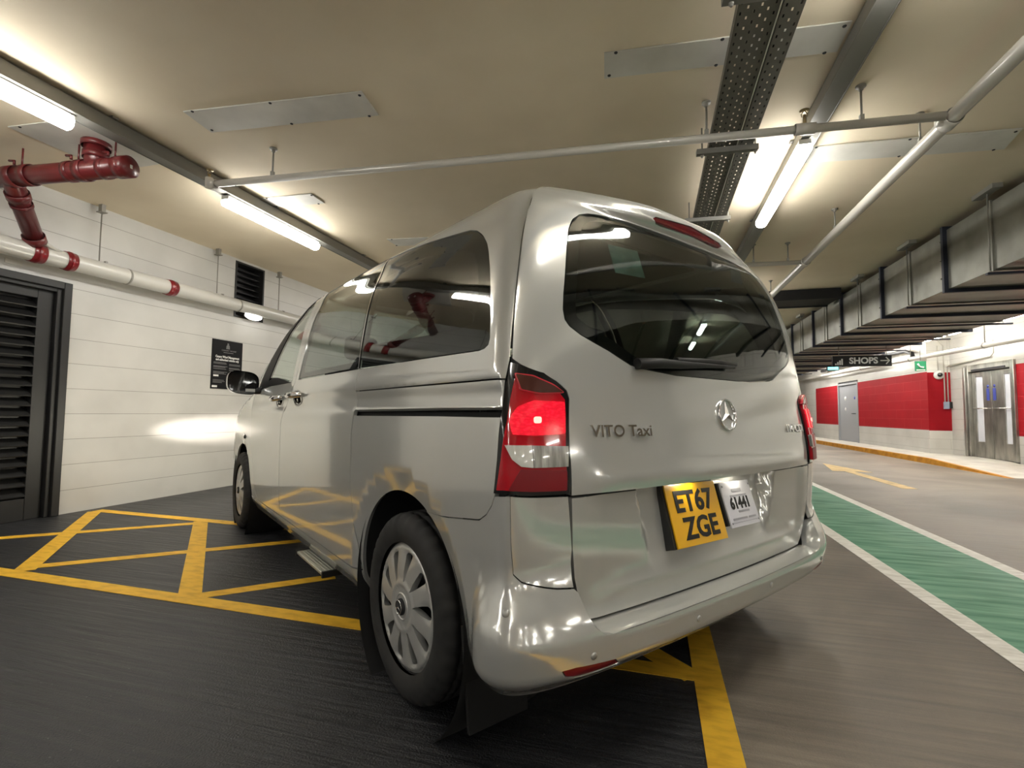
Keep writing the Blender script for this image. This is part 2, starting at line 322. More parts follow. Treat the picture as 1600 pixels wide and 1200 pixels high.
def PT(t,v):
    """tailgate: swollen upper part, spoiler lip, stepped number plate recess"""
    tt=t if t<=T1 else 2*T1-t
    p=P(t,v); z=p[2]; o=.027*sst(1.0,1.5,z)-.020*sst(1.68,1.82,z)
    sp=(.038*sst(1.722,1.752,z)+.028*sst(1.74,1.80,z))*(1-sst(1.812,1.862,z))*sst(.29,.50,tt)
    o+=.012*math.exp(-((z-.845)/.035)**2)*sst(.33,.40,tt)*(z>.8105)
    if z<.8105:
        o-=.012*sst(.34,.37,tt)*sst(.50,.56,z)
        xw=(1-sst(.385,.425,abs(p[0]+.05)-.25*(z-.69)))
        o-=.060*xw*max(0,min(1,(z-.555)/.22))**.9
        o+=.010*math.exp(-((z-.53)/.025)**2)*sst(.36,.42,tt)
    p=off(p,nrm(P,t,v),o); return p[0],p[1]-sp,p[2]
def QB(t,v):
    """bumper"""
    tt=t if t<=T1 else 2*T1-t
    p=PS(t,v); z=p[2]; e=sst(-.10,.34,tt)
    o=.085*e*(sst(.64,.44,z) if z>.40 else 1); o*=.2+.8*sst(.285,.385,z); o-=.010*sst(.428,.450,z)*(1-sst(.450,.47,z))*sst(.35,.37,tt)
    # dished panel round the corner sensor
    if -.05<t<.4:
        zb=.60-.64*t if t<.195 else .4752-(.0132*sst(.195,.25,t))
        o-=.0055*sst(0,.030,z-zb)*(1-sst(.235,.33,t))*(1-sst(.55,.66,z))
    return off(p,nrm(P,t,v),o)
def yc_of(v): z,W,yr,d,yf,df=row(v); return yr+d+BOW
def sY(y,z):
    """side point given as (y, z) -> (t, v)"""
    v=v_of_z(z); 
    for _ in range(3):
        t=yc_of(v)-y; v=v_of_z(z+(row(v)[0]-P(t,v)[2]))
    return (yc_of(v)-y,v)
def tZ(t,z):
    v=v_of_z(z)
    for _ in range(3): v=v_of_z(z+(row(v)[0]-P(t,v)[2]))
    return (t,v)
KV=.115   # metres per row, for near-isometric meshing
def tou(t): return t if t<0 else (t*1.7)
def ofu(u): return u if u<0 else u/1.7
def fillet(poly,radii,n=5):
    """round polygon corners; poly in (u,w); radii: dict index->radius"""
    out=[]
    N_=len(poly)
    for i,p in enumerate(poly):
        r=radii.get(i,0) if isinstance(radii,dict) else radii
        if r<=0: out.append(p); continue
        a=Vector(poly[i-1]);b=Vector(p);c=Vector(poly[(i+1)%N_]); d1=a-b; d2=c-b
        r=min(r,d1.length*.48,d2.length*.48); q0=b+d1.normalized()*r; q1=b+d2.normalized()*r
        for k in range(n+1):
            s=k/n; q=q0*(1-s)**2+b*2*s*(1-s)+q1*s*s; out.append((q.x,q.y))
    return out
def resample(poly,h):
    out=[]
    for i in range(len(poly)):
        a=Vector(poly[i]);b=Vector(poly[(i+1)%len(poly)]); n=max(1,math.ceil((b-a).length/h))
        for k in range(n): out.append(tuple(a+(b-a)*k/n))
    return out
def area(p): return sum(p[i][0]*p[(i+1)%len(p)][1]-p[(i+1)%len(p)][0]*p[i][1] for i in range(len(p)))/2
def inside(p,poly):
    x,y=p; c=False; j=len(poly)-1
    for i in range(len(poly)):
        (xi,yi),(xj,yj)=poly[i],poly[j]
        if (yi>y)!=(yj>y) and x<(xj-xi)*(y-yi)/(yj-yi)+xi: c=not c
        j=i
    return c
def inset(poly,d):
    n=len(poly); s=1 if area(poly)>0 else -1; out=[]
    for i in range(n):
        a=Vector(poly[i-1]);b=Vector(poly[i]);c=Vector(poly[(i+1)%n]); e1=(b-a);e2=(c-b)
        if e1.length<1e-9 or e2.length<1e-9: out.append(tuple(b)); continue
        n1=Vector((-e1.y,e1.x)).normalized()*s; n2=Vector((-e2.y,e2.x)).normalized()*s; m=n1+n2
        k=m.dot(n1); m=m*(1/k) if k>.3 else n1
        out.append(tuple(b+m*d))
    return out
def patch(name,surf,poly,m,parent,holes=(),gap=.0025,h=.03,skirt=.016,lift=0.,mirror=False,uw=False,edge=.0,backface=False,skirt_hole=None,bh=None):
    """panel: polygon (t,v) meshed on a surface with real thickness (skirt all round)"""
    tr=(lambda q:q) if uw else (lambda q:(tou(q[0]),q[1]*KV))
    inv=(lambda q:q) if uw else (lambda q:(ofu(q[0]),q[1]/KV))
    pl=[tr(q) for q in poly]; hl=[[tr(q) for q in hh] for hh in holes]
    pl=inset(pl,gap); hl=[inset(q,-gap) for q in hl]
    bh=bh or h*.6
    if area(pl)<0: pl=pl[::-1]
    loops=[resample(pl,bh)]+[resample(q if area(q)<0 else q[::-1],bh) for q in hl]
    vs=[];ed=[]
    for L in loops:
        o=len(vs); vs+=L; ed+=[(o+i,o+(i+1)%len(L)) for i in range(len(L))]
    nb=len(vs); x0=min(q[0] for q in pl);x1=max(q[0] for q in pl);y0=min(q[1] for q in pl);y1=max(q[1] for q in pl)
    cell={}
    for q in vs: cell.setdefault((int(q[0]//h),int(q[1]//h)),[]).append(q)
    j=0; y=y0+h*.5
    while y<y1:
        x=x0+h*.5*(1+(j%2)*.0)
        while x<x1:
            if inside((x,y),pl) and not any(inside((x,y),q) for q in hl):
                ci,cj=int(x//h),int(y//h)
                if all((x-q[0])**2+(y-q[1])**2>(h*.42)**2 for a in (-1,0,1) for b in (-1,0,1) for q in cell.get((ci+a,cj+b),())): vs.append((x,y))
            x+=h
        y+=h;j+=1
    r=delaunay_2d_cdt([Vector(q) for q in vs],ed,[],0,1e-6,True)
    v2=[tuple(q) for q in r[0]]; orig=r[3]
    tri=[]
    for f in r[2]:
        c=(sum(v2[i][0] for i in f)/len(f),sum(v2[i][1] for i in f)/len(f))
        if inside(c,pl) and not any(inside(c,q) for q in hl): tri.append(tuple(f))
    V=[];Nn=[]
    for q in v2:
        t,v=inv(q); p=surf(t,v); n=nrm(surf,t,v)
        V.append(off(p,n,lift)); Nn.append(n)
    back={}
    for k,o in enumerate(orig):
        for i in o: back[i]=k
    verts=list(V);norms=[tuple(n) for n in Nn];faces=list(tri);smooth=len(tri)
    if backface:
        o=len(verts); verts+=[off(V[i],Nn[i],-skirt) for i in range(len(V))]; norms+=[tuple(-n for n in Nn[i]) for i in range(len(V))]
        faces+=[tuple(o+i for i in t[::-1]) for t in tri]
    s=0
    eset=set()
    for f in tri:
        for a,b in zip(f,f[1:]+f[:1]): eset.add((a,b))
    for li,L in enumerate(loops):
        sk=skirt if li==0 or skirt_hole is None else skirt_hole
        ids=[back.get(s+i) for i in range(len(L))]; s+=len(L); n=len(ids); base=len(verts)
        # rolled edge: top ring, bottom ring; wall normal points outwards in the surface
        top=[];bot=[]
        for i in range(n):
            k=ids[i]; 
            if k is None: k=0
            p0=Vector(V[ids[i-1] or 0]);p1=Vector(V[ids[(i+1)%n] or 0]); tg=(p1-p0)
            nn=tg.cross(Nn[k]) 
            nn=nn.normalized() if nn.length>1e-9 else Nn[k]
            top.append((V[k],nn)); bot.append((off(V[k],Nn[k],-sk),nn))
        # flip check
        a,b=ids[0],ids[1]; fl=(a,b) in eset
        verts+=[q[0] for q in top]; verts+=[q[0] for q in bot]
        sgn=1 if fl else -1
        norms+=[tuple(q[1]*sgn) for q in top]*1+[tuple(q[1]*sgn) for q in bot]
        for i in range(n):
            j=(i+1)%n; f=(base+i,base+n+i,base+n+j,base+j)
            faces.append(f if fl else f[::-1])
    objs=[]
    for mx in ((1,-1) if mirror else (1,)):
        me=bpy.data.meshes.new(name)
        vv=[(p[0]*mx,p[1],p[2]) for p in verts]; ff=faces if mx==1 else [f[::-1] for f in faces]
        me.from_pydata(vv,[],ff); me.polygons.foreach_set('use_smooth',[True]*len(ff)); me.materials.append(m); me.update()
        me.normals_split_custom_set_from_vertices([(n[0]*mx,n[1],n[2]) for n in norms])
        o=bpy.data.objects.new(name,me); link(o,parent); objs.append(o)
    return objs if mirror else objs[0]
def plane_surf(o,x,y,fn=None):
    """flat (or domed by fn) surface for uw patches"""
    o=Vector(o);x=Vector(x);y=Vector(y);z=x.cross(y)
    return lambda u,w:tuple(o+x*u+y*w+z*(fn(u,w) if fn else 0))
def arc(cy,cz,R,a0,a1,n):
    return [(cy+R*math.cos(math.radians(a0+(a1-a0)*i/n)),cz+R*math.sin(math.radians(a0+(a1-a0)*i/n))) for i in range(n+1)]
# ------------------------------------------------------------------ the van
van=empty('van',(-.33179,2.39516,.0032),math.radians(53.88424))
tag(van,'silver people carrier with lit tail lights parked over the yellow hatching','van')
BK={ # panel outlines on the body surface: (perimeter position, height)
'qglass':[(-0.1302,1.6876),(-0.084,1.6661),(-0.0362,1.6269),(-0.003,1.5859),(0.0421,1.5428),(0.0818,1.4808),(0.1109,1.4131),(0.1357,1.3097),(0.1373,1.2513),(0.1241,1.233),(0.0842,1.2233),(0.0124,1.2194)],
'qtop':[(-0.3423,1.7253),(-0.645,1.7735)],
'qbot':[(-0.3461,1.2236),(-0.6134,1.2245)],
'frit':[(-0.1272,1.5938),(-0.0845,1.5652),(-0.0571,1.523),(-0.0373,1.4308),(-0.0302,1.3648),(-0.0495,1.3259),(-0.1031,1.3126),(-0.3621,1.3172),(-0.7036,1.3319)],
'lampouter':[(0.2305,1.1796),(0.2181,1.1205),(0.203,1.0506),(0.1711,0.9144),(0.1423,0.8221)],
'lampin':[(0.2427,1.1474),(0.2352,1.1032),(0.2193,1.0166),(0.1963,0.9153),(0.1783,0.8363)],
'bseam':[(0.1472,0.8174),(0.1236,0.7884),(0.0771,0.7625),(-0.0188,0.7393),(-0.1679,0.7201)],
'crease':[(0.2192,1.1328),(0.2057,1.0541),(0.2009,1.03)],
'seam':[(0.2663,1.7554),(0.2527,1.6529),(0.2482,1.5128),(0.2424,1.3348),(0.2334,1.184)],
'tgl':[(0.2585,1.1692),(0.2968,1.149),(0.3148,1.1275),(0.3273,1.1034),(0.3301,1.0799),(0.3259,0.9462),(0.3233,0.8215)],
'lamp':[(0.2333,1.177),(0.2585,1.171),(0.2968,1.1508),(0.314,1.1292),(0.3264,1.1033),(0.3292,1.078),(0.3247,0.9463),(0.3216,0.8184),(0.2658,0.8198),(0.224,0.8243)],
'lampred':[(0.2461,1.1442),(0.2641,1.1414),(0.2911,1.1273),(0.3104,1.1021),(0.3205,1.0739),(0.3203,1.0346),(0.3169,0.9468),(0.3148,0.8316),(0.2658,0.834),(0.2035,0.8377)],
'ind':[(0.2431,1.1406),(0.2755,1.1351),(0.3033,1.1141),(0.3192,1.0936),(0.2848,1.09),(0.2522,1.0992)],
'brake':[(0.2425,1.0508),(0.2735,1.0686),(0.3185,1.0667),(0.3167,0.98),(0.2761,0.9759),(0.2302,0.9795),(0.2232,1.0166)],
'glow':[(0.2712,1.0255),(0.2832,1.0256),(0.2827,1.0084),(0.2707,1.0084)],
'rev':[(0.2112,0.9524),(0.2659,0.9508),(0.3187,0.9467),(0.3167,0.8933),(0.2657,0.8939),(0.2442,0.8978),(0.2262,0.916)],
'refl':[(0.244,0.8912),(0.3155,0.8848),(0.3148,0.8316),(0.2658,0.834),(0.2165,0.8382)],
'gside':[(0.3243,1.3903),(0.3242,1.3409),(0.3273,1.3106),(0.3337,1.293),(0.3495,1.2701),(0.3857,1.2322),(0.4176,1.1927),(0.4326,1.1851),(0.4979,1.1718),(0.598,1.1732)],
'gtop':[(0.3265,1.4725),(0.3285,1.5506),(0.3314,1.6148),(0.337,1.6543),(0.3474,1.6812),(0.3641,1.6997),(0.3871,1.7097),(0.4379,1.7202),(0.5346,1.7205),(0.629,1.7266)],
'low':[(0.3233,0.8145),(0.3281,0.6668),(0.3322,0.5857),(0.3407,0.5092),(0.3473,0.4741),(0.3542,0.4547),(0.3665,0.4521),(0.4235,0.4554),(0.4909,0.4549),(0.548,0.4569)],
'bl':[(0.4901,1.7622),(0.5,1.7423),(0.5141,1.7403),(0.6046,1.7429),(0.6028,1.7911),(0.4985,1.7758)],
'col':[(0.2185,0.8217),(0.2658,0.8173),(0.3216,0.8131),(0.3281,0.6668),(0.3258,0.5702),(0.3041,0.5756),(0.287,0.5824),(0.2511,0.5986),(0.233,0.6177),(0.2234,0.7007)],
'brefl':[(.2996,.3932),(.3047,.3739),(.32,.360),(.345,.348),(.364,.338),(.3755,.350),(.3638,.3823),(.339,.3883),(.3159,.3941)],
'sens':[(0.2209,0.5324),(0.3367,0.4119),(0.4889,0.4061),(0.6786,0.4123)],
}
S=lambda pts:[sY(*q) for q in pts]
Tz=lambda pts:[tZ(*q) for q in pts]
VT=14.55   # row where the body sides meet the roof skin
def tv_y(y,v): return (yc_of(v)-y,v)
seam_r=[(.600,1.800),(.520,1.50),(.465,1.23),(.452,1.05),(.474,.92),(.466,.728),(.430,.583),(.408,.47)]
# --- quarter panel (C shaped round the quarter glass)
lampedge=[(BK['seam'][4][0],1.188)]+BK['lampouter'][1:4]+[BK['bseam'][0]]
bseam=BK['bseam'][1:]
q=[tv_y(.60,VT),(-.2,VT),(.270,VT)]+Tz([(.264,1.776)]+BK['seam'][1:4]+lampedge[:1]+[(.219,1.1325)])
q+=S([(-.30,1.131),(.458,1.128),(.465,1.226)])+Tz(BK['qbot'][:0:-1]+BK['qbot'][:1]+BK['qglass'][::-1]+BK['qtop'])+S([(.590,1.797)])
patch('rear_pillar_panel',PS,q,M['silver'],van,h=.024,mirror=True,gap=.0012)
q=S([(.458,1.1245),(-.30,1.1275)])+Tz([(.218,1.129),(.2045,1.054)])+S([(-.30,1.052),(.4525,1.044)])
patch('rail_cover',PS,q,M['silver'],van,h=.012,mirror=True,gap=.0012)
q=Tz([(.1985,1.027)]+lampedge[3:]+bseam)+S([(-.19,.702)])
q+=S(arc(ARC[0],ARC[1],ARC[2],115.5,-12,32))
q+=S([(.400,.25),(.402,.356),(.408,.47),(.430,.583),(.466,.728),(.474,.92),(.4535,1.019)])+S([(-.30,1.026)])
patch('quarter_panel',PS,q,M['silver'],van,h=.024,mirror=True,gap=.0012)
# --- sliding door
fseam=[(1.600,1.792),(1.535,1.50),(1.520,1.21),(1.585,1.15),(1.700,1.06),(1.765,.95),(1.770,.70),(1.770,.40)]
qd=[tv_y(.60,VT-.15)]+S([(.600,1.812),(1.10,1.812),(1.545,1.800),(1.475,1.57),(1.455,1.289),(1.457,1.226),(.466,1.228)])+S(seam_r[3:]+[(.402,.356),(1.77,.356)])+S(fseam[::-1])+[tv_y(1.60,VT-.15)]
patch('sliding_door',PS,qd,M['silver'],van,h=.032,mirror=True)
# roof edge above the doors
patch('cant_rail',PS,[tv_y(.60,VT-.15),tv_y(.60,VT),tv_y(1.80,VT),tv_y(1.80,VT-.4)]+S([(1.60,1.795)])+[tv_y(1.60,VT-.15)],M['silver'],van,mirror=True,gap=0)
# --- front door
fd=S([(1.600,1.792)])+S(fseam[1:])+S([(1.77,.356),(2.50,.356),(2.60,.47),(2.67,.62),(2.76,.80),(2.79,1.0),(2.70,1.16),(2.62,1.187),(2.33,1.205),(1.605,1.222),(1.615,1.45),(1.66,1.60),(1.74,1.785)])
patch('front_door',PS,fd,M['silver'],van,h=.035,mirror=True)
# --- windows: quarter, sliding door, front door
qg=S([(.592,1.794),(.515,1.50),(.462,1.229)])+Tz(BK['qbot'][::-1]+BK['qglass'][::-1]+BK['qtop'])
qgm=[patch('quarter_window',PS,qg,M['glass_dark'],van,h=.03,skirt=.004,lift=-.003,backface=True,gap=.003,mirror=True)]
sg=S([(.612,1.806),(1.10,1.808),(1.535,1.797),(1.478,1.57),(1.460,1.289),(1.462,1.230),(.480,1.232),(.530,1.50)])
patch('sliding_door_window',PS,sg,M['glass_dark'],van,h=.03,skirt=.004,lift=-.003,backface=True,gap=.003,mirror=True)
fg=S([(1.610,1.228),(1.62,1.45),(1.665,1.60),(1.745,1.77),(1.86,1.735),(2.02,1.60),(2.18,1.42),(2.30,1.25),(2.335,1.209)])
patch('front_door_window',PS,fg,M['glass_clear'],van,h=.04,skirt=.004,lift=-.003,backface=True,gap=.003,mirror=True)
pt=S([(1.745,1.778),(1.86,1.740),(2.02,1.604),(2.18,1.424),(2.30,1.254),(2.335,1.208),(2.62,1.19),(2.53,1.30),(2.37,1.47),(2.18,1.64),(1.97,1.775),(1.83,1.812)])
patch('window_pillar_trim',PS,pt,M['board_black'],van,h=.03,gap=.001,mirror=True)
ap=S([(2.62,1.19),(2.53,1.30),(2.37,1.47),(2.18,1.64),(1.97,1.775),(1.83,1.812)])+[tv_y(1.79,VT),tv_y(1.86,VT-.2)]+S([(2.02,1.77),(2.22,1.62),(2.42,1.45),(2.60,1.28),(2.70,1.175)])
patch('windscreen_pillar',PS,ap,M['silver'],van,h=.04,gap=.001,mirror=True)
patch('window_corner_trim',PS,S([(1.625,1.214),(2.335,1.207),(2.31,1.248),(2.17,1.268),(2.0,1.262),(1.80,1.238)]),M['board_black'],van,h=.03,gap=.0,lift=.003,skirt=.004,mirror=True)
# black rims and frits behind the side glass
fr=qg
fh=S([(.52,1.745)])+Tz(BK['frit'])+S([(.43,1.335),(.46,1.50)])
patch('window_frit',PS,fr,M['void'],van,holes=[fh],h=.03,skirt=.002,lift=-.010,mirror=True,gap=.004)
fh2=[(ofu(a),b/KV) for a,b in fillet([(tou(t),v*KV) for t,v in S([(.64,1.76),(1.12,1.76),(1.47,1.755),(1.425,1.57),(1.41,1.27),(.53,1.272),(.58,1.50)])],.03)]
patch('door_window_frit',PS,sg,M['void'],van,holes=[fh2],h=.03,skirt=.002,lift=-.010,mirror=True,gap=.004)
# divider strip between the two dark panes
patch('window_divider',PS,S([(.603,1.800),(.523,1.50),(.468,1.226),(.474,1.226),(.530,1.50),(.612,1.800)]),M['chrome'],van,h=.02,gap=0,skirt=.008,lift=-.001,mirror=True)
# --- rail slot
rs=patch('sliding_door_rail',PS,S([(.462,1.018),(-.55,1.018)])+Tz([(.198,1.018),(.2045,1.054)])+S([(.462,1.054)]),M['void'],van,h=.02,gap=0,skirt=.01,lift=-.030,mirror=True)
# --- sill
patch('sill',PS,S([(.402,.353),(1.77,.353),(2.80,.353),(2.78,.245),(.400,.245)]),M['silver'],van,h=.03,gap=.002,mirror=True)
# --- fender and front
fn=S([(2.70,1.165),(2.79,1.0),(2.76,.80),(2.67,.62),(2.60,.47),(2.51,.358),(2.80,.31)])+S(arc(AFC[0],AFC[1],AFC[2],180,1,24))+S([(3.62,.30)])
vb=v_of_z(.26)
def tfront(v): z,W,yr,d,yf,df=row(v); return -(yf-df-(yr+d+BOW))-T2
fn+=[(tfront(vb),vb)]+[(tfront(v_of_z(z)),v_of_z(z)) for z in (.45,.7,.9,1.02,1.10,1.15)]+[(tfront(v_of_z(1.165)),v_of_z(1.165))]
patch('front_wing',PS,fn,M['silver'],van,h=.05,mirror=True,gap=.0006)
ws=[(tfront(v_of_z(z)),v_of_z(z)) for z in (1.175,1.3,1.45,1.6,1.7,1.78)]+[(tfront(VT-.4),VT-.4)]+[tv_y(1.80,VT-.4),tv_y(1.88,VT-.55)]+S([(2.03,1.765),(2.23,1.615),(2.43,1.445),(2.61,1.275),(2.70,1.176)])
patch('windscreen',PS,ws,M['glass_clear'],van,h=.05,skirt=.005,backface=True,mirror=True,gap=.001)
patch('roof',PS,[(tfront(VT-.4),VT-.4),tv_y(1.80,VT-.4),tv_y(1.80,VT),(.268,VT)]+[(.268,15.3),(.29,15.8),(.40,16.05),(.60,16.10)]+[(.60,17.9),(.45,17.95),(-1,17.98),(-1.7,17.9),(tfront(16.5),16.5),(tfront(15.5),15.5)],M['silver'],van,h=.05,gap=.0,mirror=True)
# side repeater lamp
hp=PS(*sY(2.98,.811)); MB().lathe([(0,.010),(.014,.008),(.018,0),(.018,-.01)],(hp[0],hp[1],hp[2]),(-1,0,0),20).build('side_repeater',M['black'],van)
# --- tailgate
halfL=[(.270,14.6)]+Tz([(.266,1.776)]+BK['seam'][1:4]+[(.2385,1.186)])+Tz(BK['tgl'][:6]+[(.3255,.8115)])
upper=[(.60,15.05),(.42,15.0),(.31,14.8),(.285,14.68)]+halfL+Tz([(.415,.8115),(.60,.8115)])
upper=upper+[(1.2-t,v) for t,v in reversed(upper[1:-1])]
gl=[(.60,1.719)]+BK['gtop'][8::-1]+BK['gside'][:9]+[(.60,1.171)]
gleft=Tz(gl); gh=gleft+[(1.2-t,v) for t,v in reversed(gleft[1:-1])]
bl=Tz([(.60,1.787),(.491,1.768),(.485,1.757),(.496,1.742),(.511,1.740),(.60,1.744)]); blh=bl+[(1.2-t,v) for t,v in reversed(bl[1:-1])]
tg=patch('tailgate',PT,upper,M['silver'],van,holes=[gh,blh],h=.022,skirt=.03,gap=.0012)
lowL=Tz([(.60,.8075),(.415,.8075),(.3255,.8075)]+BK['low'][1:6]+[(.3665,.4525),(.4235,.4525),(.60,.4525)])
lower=lowL+[(1.2-t,v) for t,v in reversed(lowL[1:-1])]
patch('tailgate_lower_panel',PT,lower,M['silver'],van,h=.014,skirt=.03,gap=.0012)
patch('tailgate_ledge_backing',P,Tz([(.327,.86),(.327,.76),(.60,.76)])+[(1.2-t,v) for t,v in reversed(Tz([(.327,.86),(.327,.76)]))],M['void'],van,h=.03,gap=0,lift=-.085,skirt=.004)
rwin=patch('rear_window',PT,gh,M['glass_dark'],van,h=.024,skirt=.004,lift=-.002,backface=True,gap=.003)
# black frit band round the rear window
ci=[(tou(t),v*KV) for t,v in gh]; fi=inset(ci,.038*(1 if area(ci)>0 else 1)); 
patch('rear_window_frit',PT,gh,M['void'],van,holes=[[(ofu(a),b/KV) for a,b in fi]],h=.03,skirt=.002,lift=-.009,gap=.004)
patch('high_brake_light',PT,blh,M['red_dark'],van,h=.012,gap=.002,lift=-.003,skirt=.02)
# --- tail lights (left and mirrored right)
lo=Tz(BK['lamp']+[(BK['bseam'][0][0]+.002,.824)]+[(t+.002,z) for t,z in BK['lampouter'][3:0:-1]])
def lamp_piece(name,pts,m,lift,h=.012,skirt=.012,gap=0,r=0,par=None):
    p=[(tou(t),v*KV) for t,v in Tz(pts)]
    if r: p=fillet(p,r)
    return patch(name,P,[(ofu(a),b/KV) for a,b in p],m,par or van,h=h,gap=gap,lift=lift,skirt=skirt,mirror=True)
tl=patch('tail_light',P,lo,M['black_gloss'],van,h=.02,gap=.001,lift=.006,skirt=.03,mirror=True)
subs=[]
subs+=[lamp_piece('red_lens',BK['lampred']+BK['lampin'][:0:-1],M['red_lens'],.016)]
subs+=[lamp_piece('indicator_lens',BK['ind'],M['smoke'],.021,r=.008)]
subs+=[lamp_piece('brake_lens',BK['brake'],M['red_lit'],.022,r=.006)]
subs+=[lamp_piece('bulb_glow',BK['glow'],M['red_core'],.0245,r=.006)]
subs+=[lamp_piece('reverse_lens',[BK['rev'][0],(.2655,.9508),(.2655,.894)]+BK['rev'][5:],M['rev_flat'],.022)]
subs+=[lamp_piece('ribbed_lens',[(.2665,.9508)]+BK['rev'][2:4]+[(.2665,.894)],M['rev_white'],.022)]
subs+=[lamp_piece('indicator_rim',[(.2405,1.1435),(.2758,1.139),(.3050,1.117),(.3205,1.092),(.2845,1.087),(.2500,1.0965)],M['rim_red'],.0198,r=.008)]
subs+=[lamp_piece('reflector',BK['refl'],M['reflector'],.019,r=.003)]
for pair in subs:
    for a,b in zip(pair,tl): a.parent=b
# --- bumper and its corner panels
col=Tz(BK['col'])
patch('bumper_corner_panel',QB,col,M['silver'],van,h=.014,gap=.001,mirror=True)
bp=S([(-.19,.702)])+Tz(BK['bseam'][:0:-1]+[BK['bseam'][0]]+[BK['col'][0]]+BK['col'][:3:-1]+[(.330,.560),(.3345,.51),(.341,.480),(.350,.460),(.362,.4505),(.385,.4485),(.60,.4485)])
bp=bp+[(1.2-t,v) for t,v in reversed(bp)][1:]
aB=arc(ARC[0],ARC[1],ARC[2],115.5,189,14)
bot=Tz([(-.03,.285),(.10,.288),(.25,.292),(.60,.298)]); bot=S(aB[1:])+bot
bmp=bp[:]; right=[(1.2-t,v) for t,v in bot]; bmp+=right[:-1]+list(reversed(bot))
rfl=Tz(BK['brefl']); rfr=[(1.2-t,v) for t,v in rfl]
bumper=patch('bumper',QB,bmp,M['silver'],van,holes=[rfl,rfr],h=.016,gap=.001,skirt=.075,skirt_hole=.02)
patch('bumper_reflector',QB,rfl,M['reflector'],van,h=.012,gap=.002,lift=-.003,mirror=True)
# loading shelf between the bumper edge and the tailgate
sh=MB(); n=64; rr4=[[],[],[],[]]
for i in range(n+1):
    t=.352+(1.2-.704)*i/n; v=v_of_z(.4485); e=QB(t,v); a=P(t,v); nn=nrm(P,t,v)
    inn=(a[0]-nn[0]*.03,a[1]-nn[1]*.03)
    for k,(f,z) in enumerate(((0,e[2]),(.45,.4530),(1,.4470),(1,.40))): rr4[k].append((e[0]+(inn[0]-e[0])*f,e[1]+(inn[1]-e[1])*f,z))
sh.add(sum(rr4,[]),[(k*(n+1)+i,k*(n+1)+i+1,(k+1)*(n+1)+i+1,(k+1)*(n+1)+i) for k in range(3) for i in range(n)],True)
sh.build('bumper_shelf',M['silver'],van)
for t,z in BK['sens']+[(.865,.412)]:
    v=v_of_z(z); p=QB(t,v); nn=nrm(QB,t,v)
    MB().lathe([(0,.004),(.008,.004),(.010,.002),(.0105,-.004),(.0135,-.001),(.014,-.006)],p,nn,24).build('parking_sensor',M['sensor'],van)
# under body, wheel wells, dark inner linings
ub=MB(); ub.box((-.80,-.62,.31),(.80,-.42,.40)); ub.box((-.62,-.45,.22),(.62,3.75,.34)); ub.box((-.86,.42,.26),(.86,2.78,.36)); ub.box((-.55,-.5,.32),(.55,-.2,.40)); ub.build('underbody',M['void'],van)
for sx in (-1,1):
    for cy in (ARC[0],AFC[0]):
        wl=MB(); prof=[(.415,.0),(.415,.30),(.25,.30),(.0,.30)]
        wl.lathe([(.425,.012),(.425,.40),(0.0,.40)],(sx*.955,cy,.34),(-sx,0,0),40); wl.build('wheel_arch_liner',M['void'],van)
patch('inner_lining',P,S([(-.45,.80),(-.45,1.20),(3.0,1.16),(2.75,.9),(2.6,.80)]),M['void'],van,h=.08,gap=0,lift=-.045,skirt=.004,backface=True,mirror=True)
patch('inner_lining',P,S([(.45,.36),(.45,.80),(2.6,.80),(2.55,.36)]),M['void'],van,h=.08,gap=0,lift=-.045,skirt=.004,backface=True,mirror=True)
patch('tailgate_lining',P,Tz([(.20,.46),(.20,1.16),(.60,1.14)])+[(1.2-t,v) for t,v in reversed(Tz([(.20,.46),(.20,1.16)]))],M['void'],van,h=.08,gap=0,lift=-.10,skirt=.004,backface=True)
patch('pillar_lining',P,Tz([(-.10,1.24),(.30,1.24),(.29,1.5),(.285,1.72),(-.05,1.74),(.05,1.55)]),M['headliner'],van,h=.06,gap=0,lift=-.05,skirt=.004,backface=True,mirror=True)
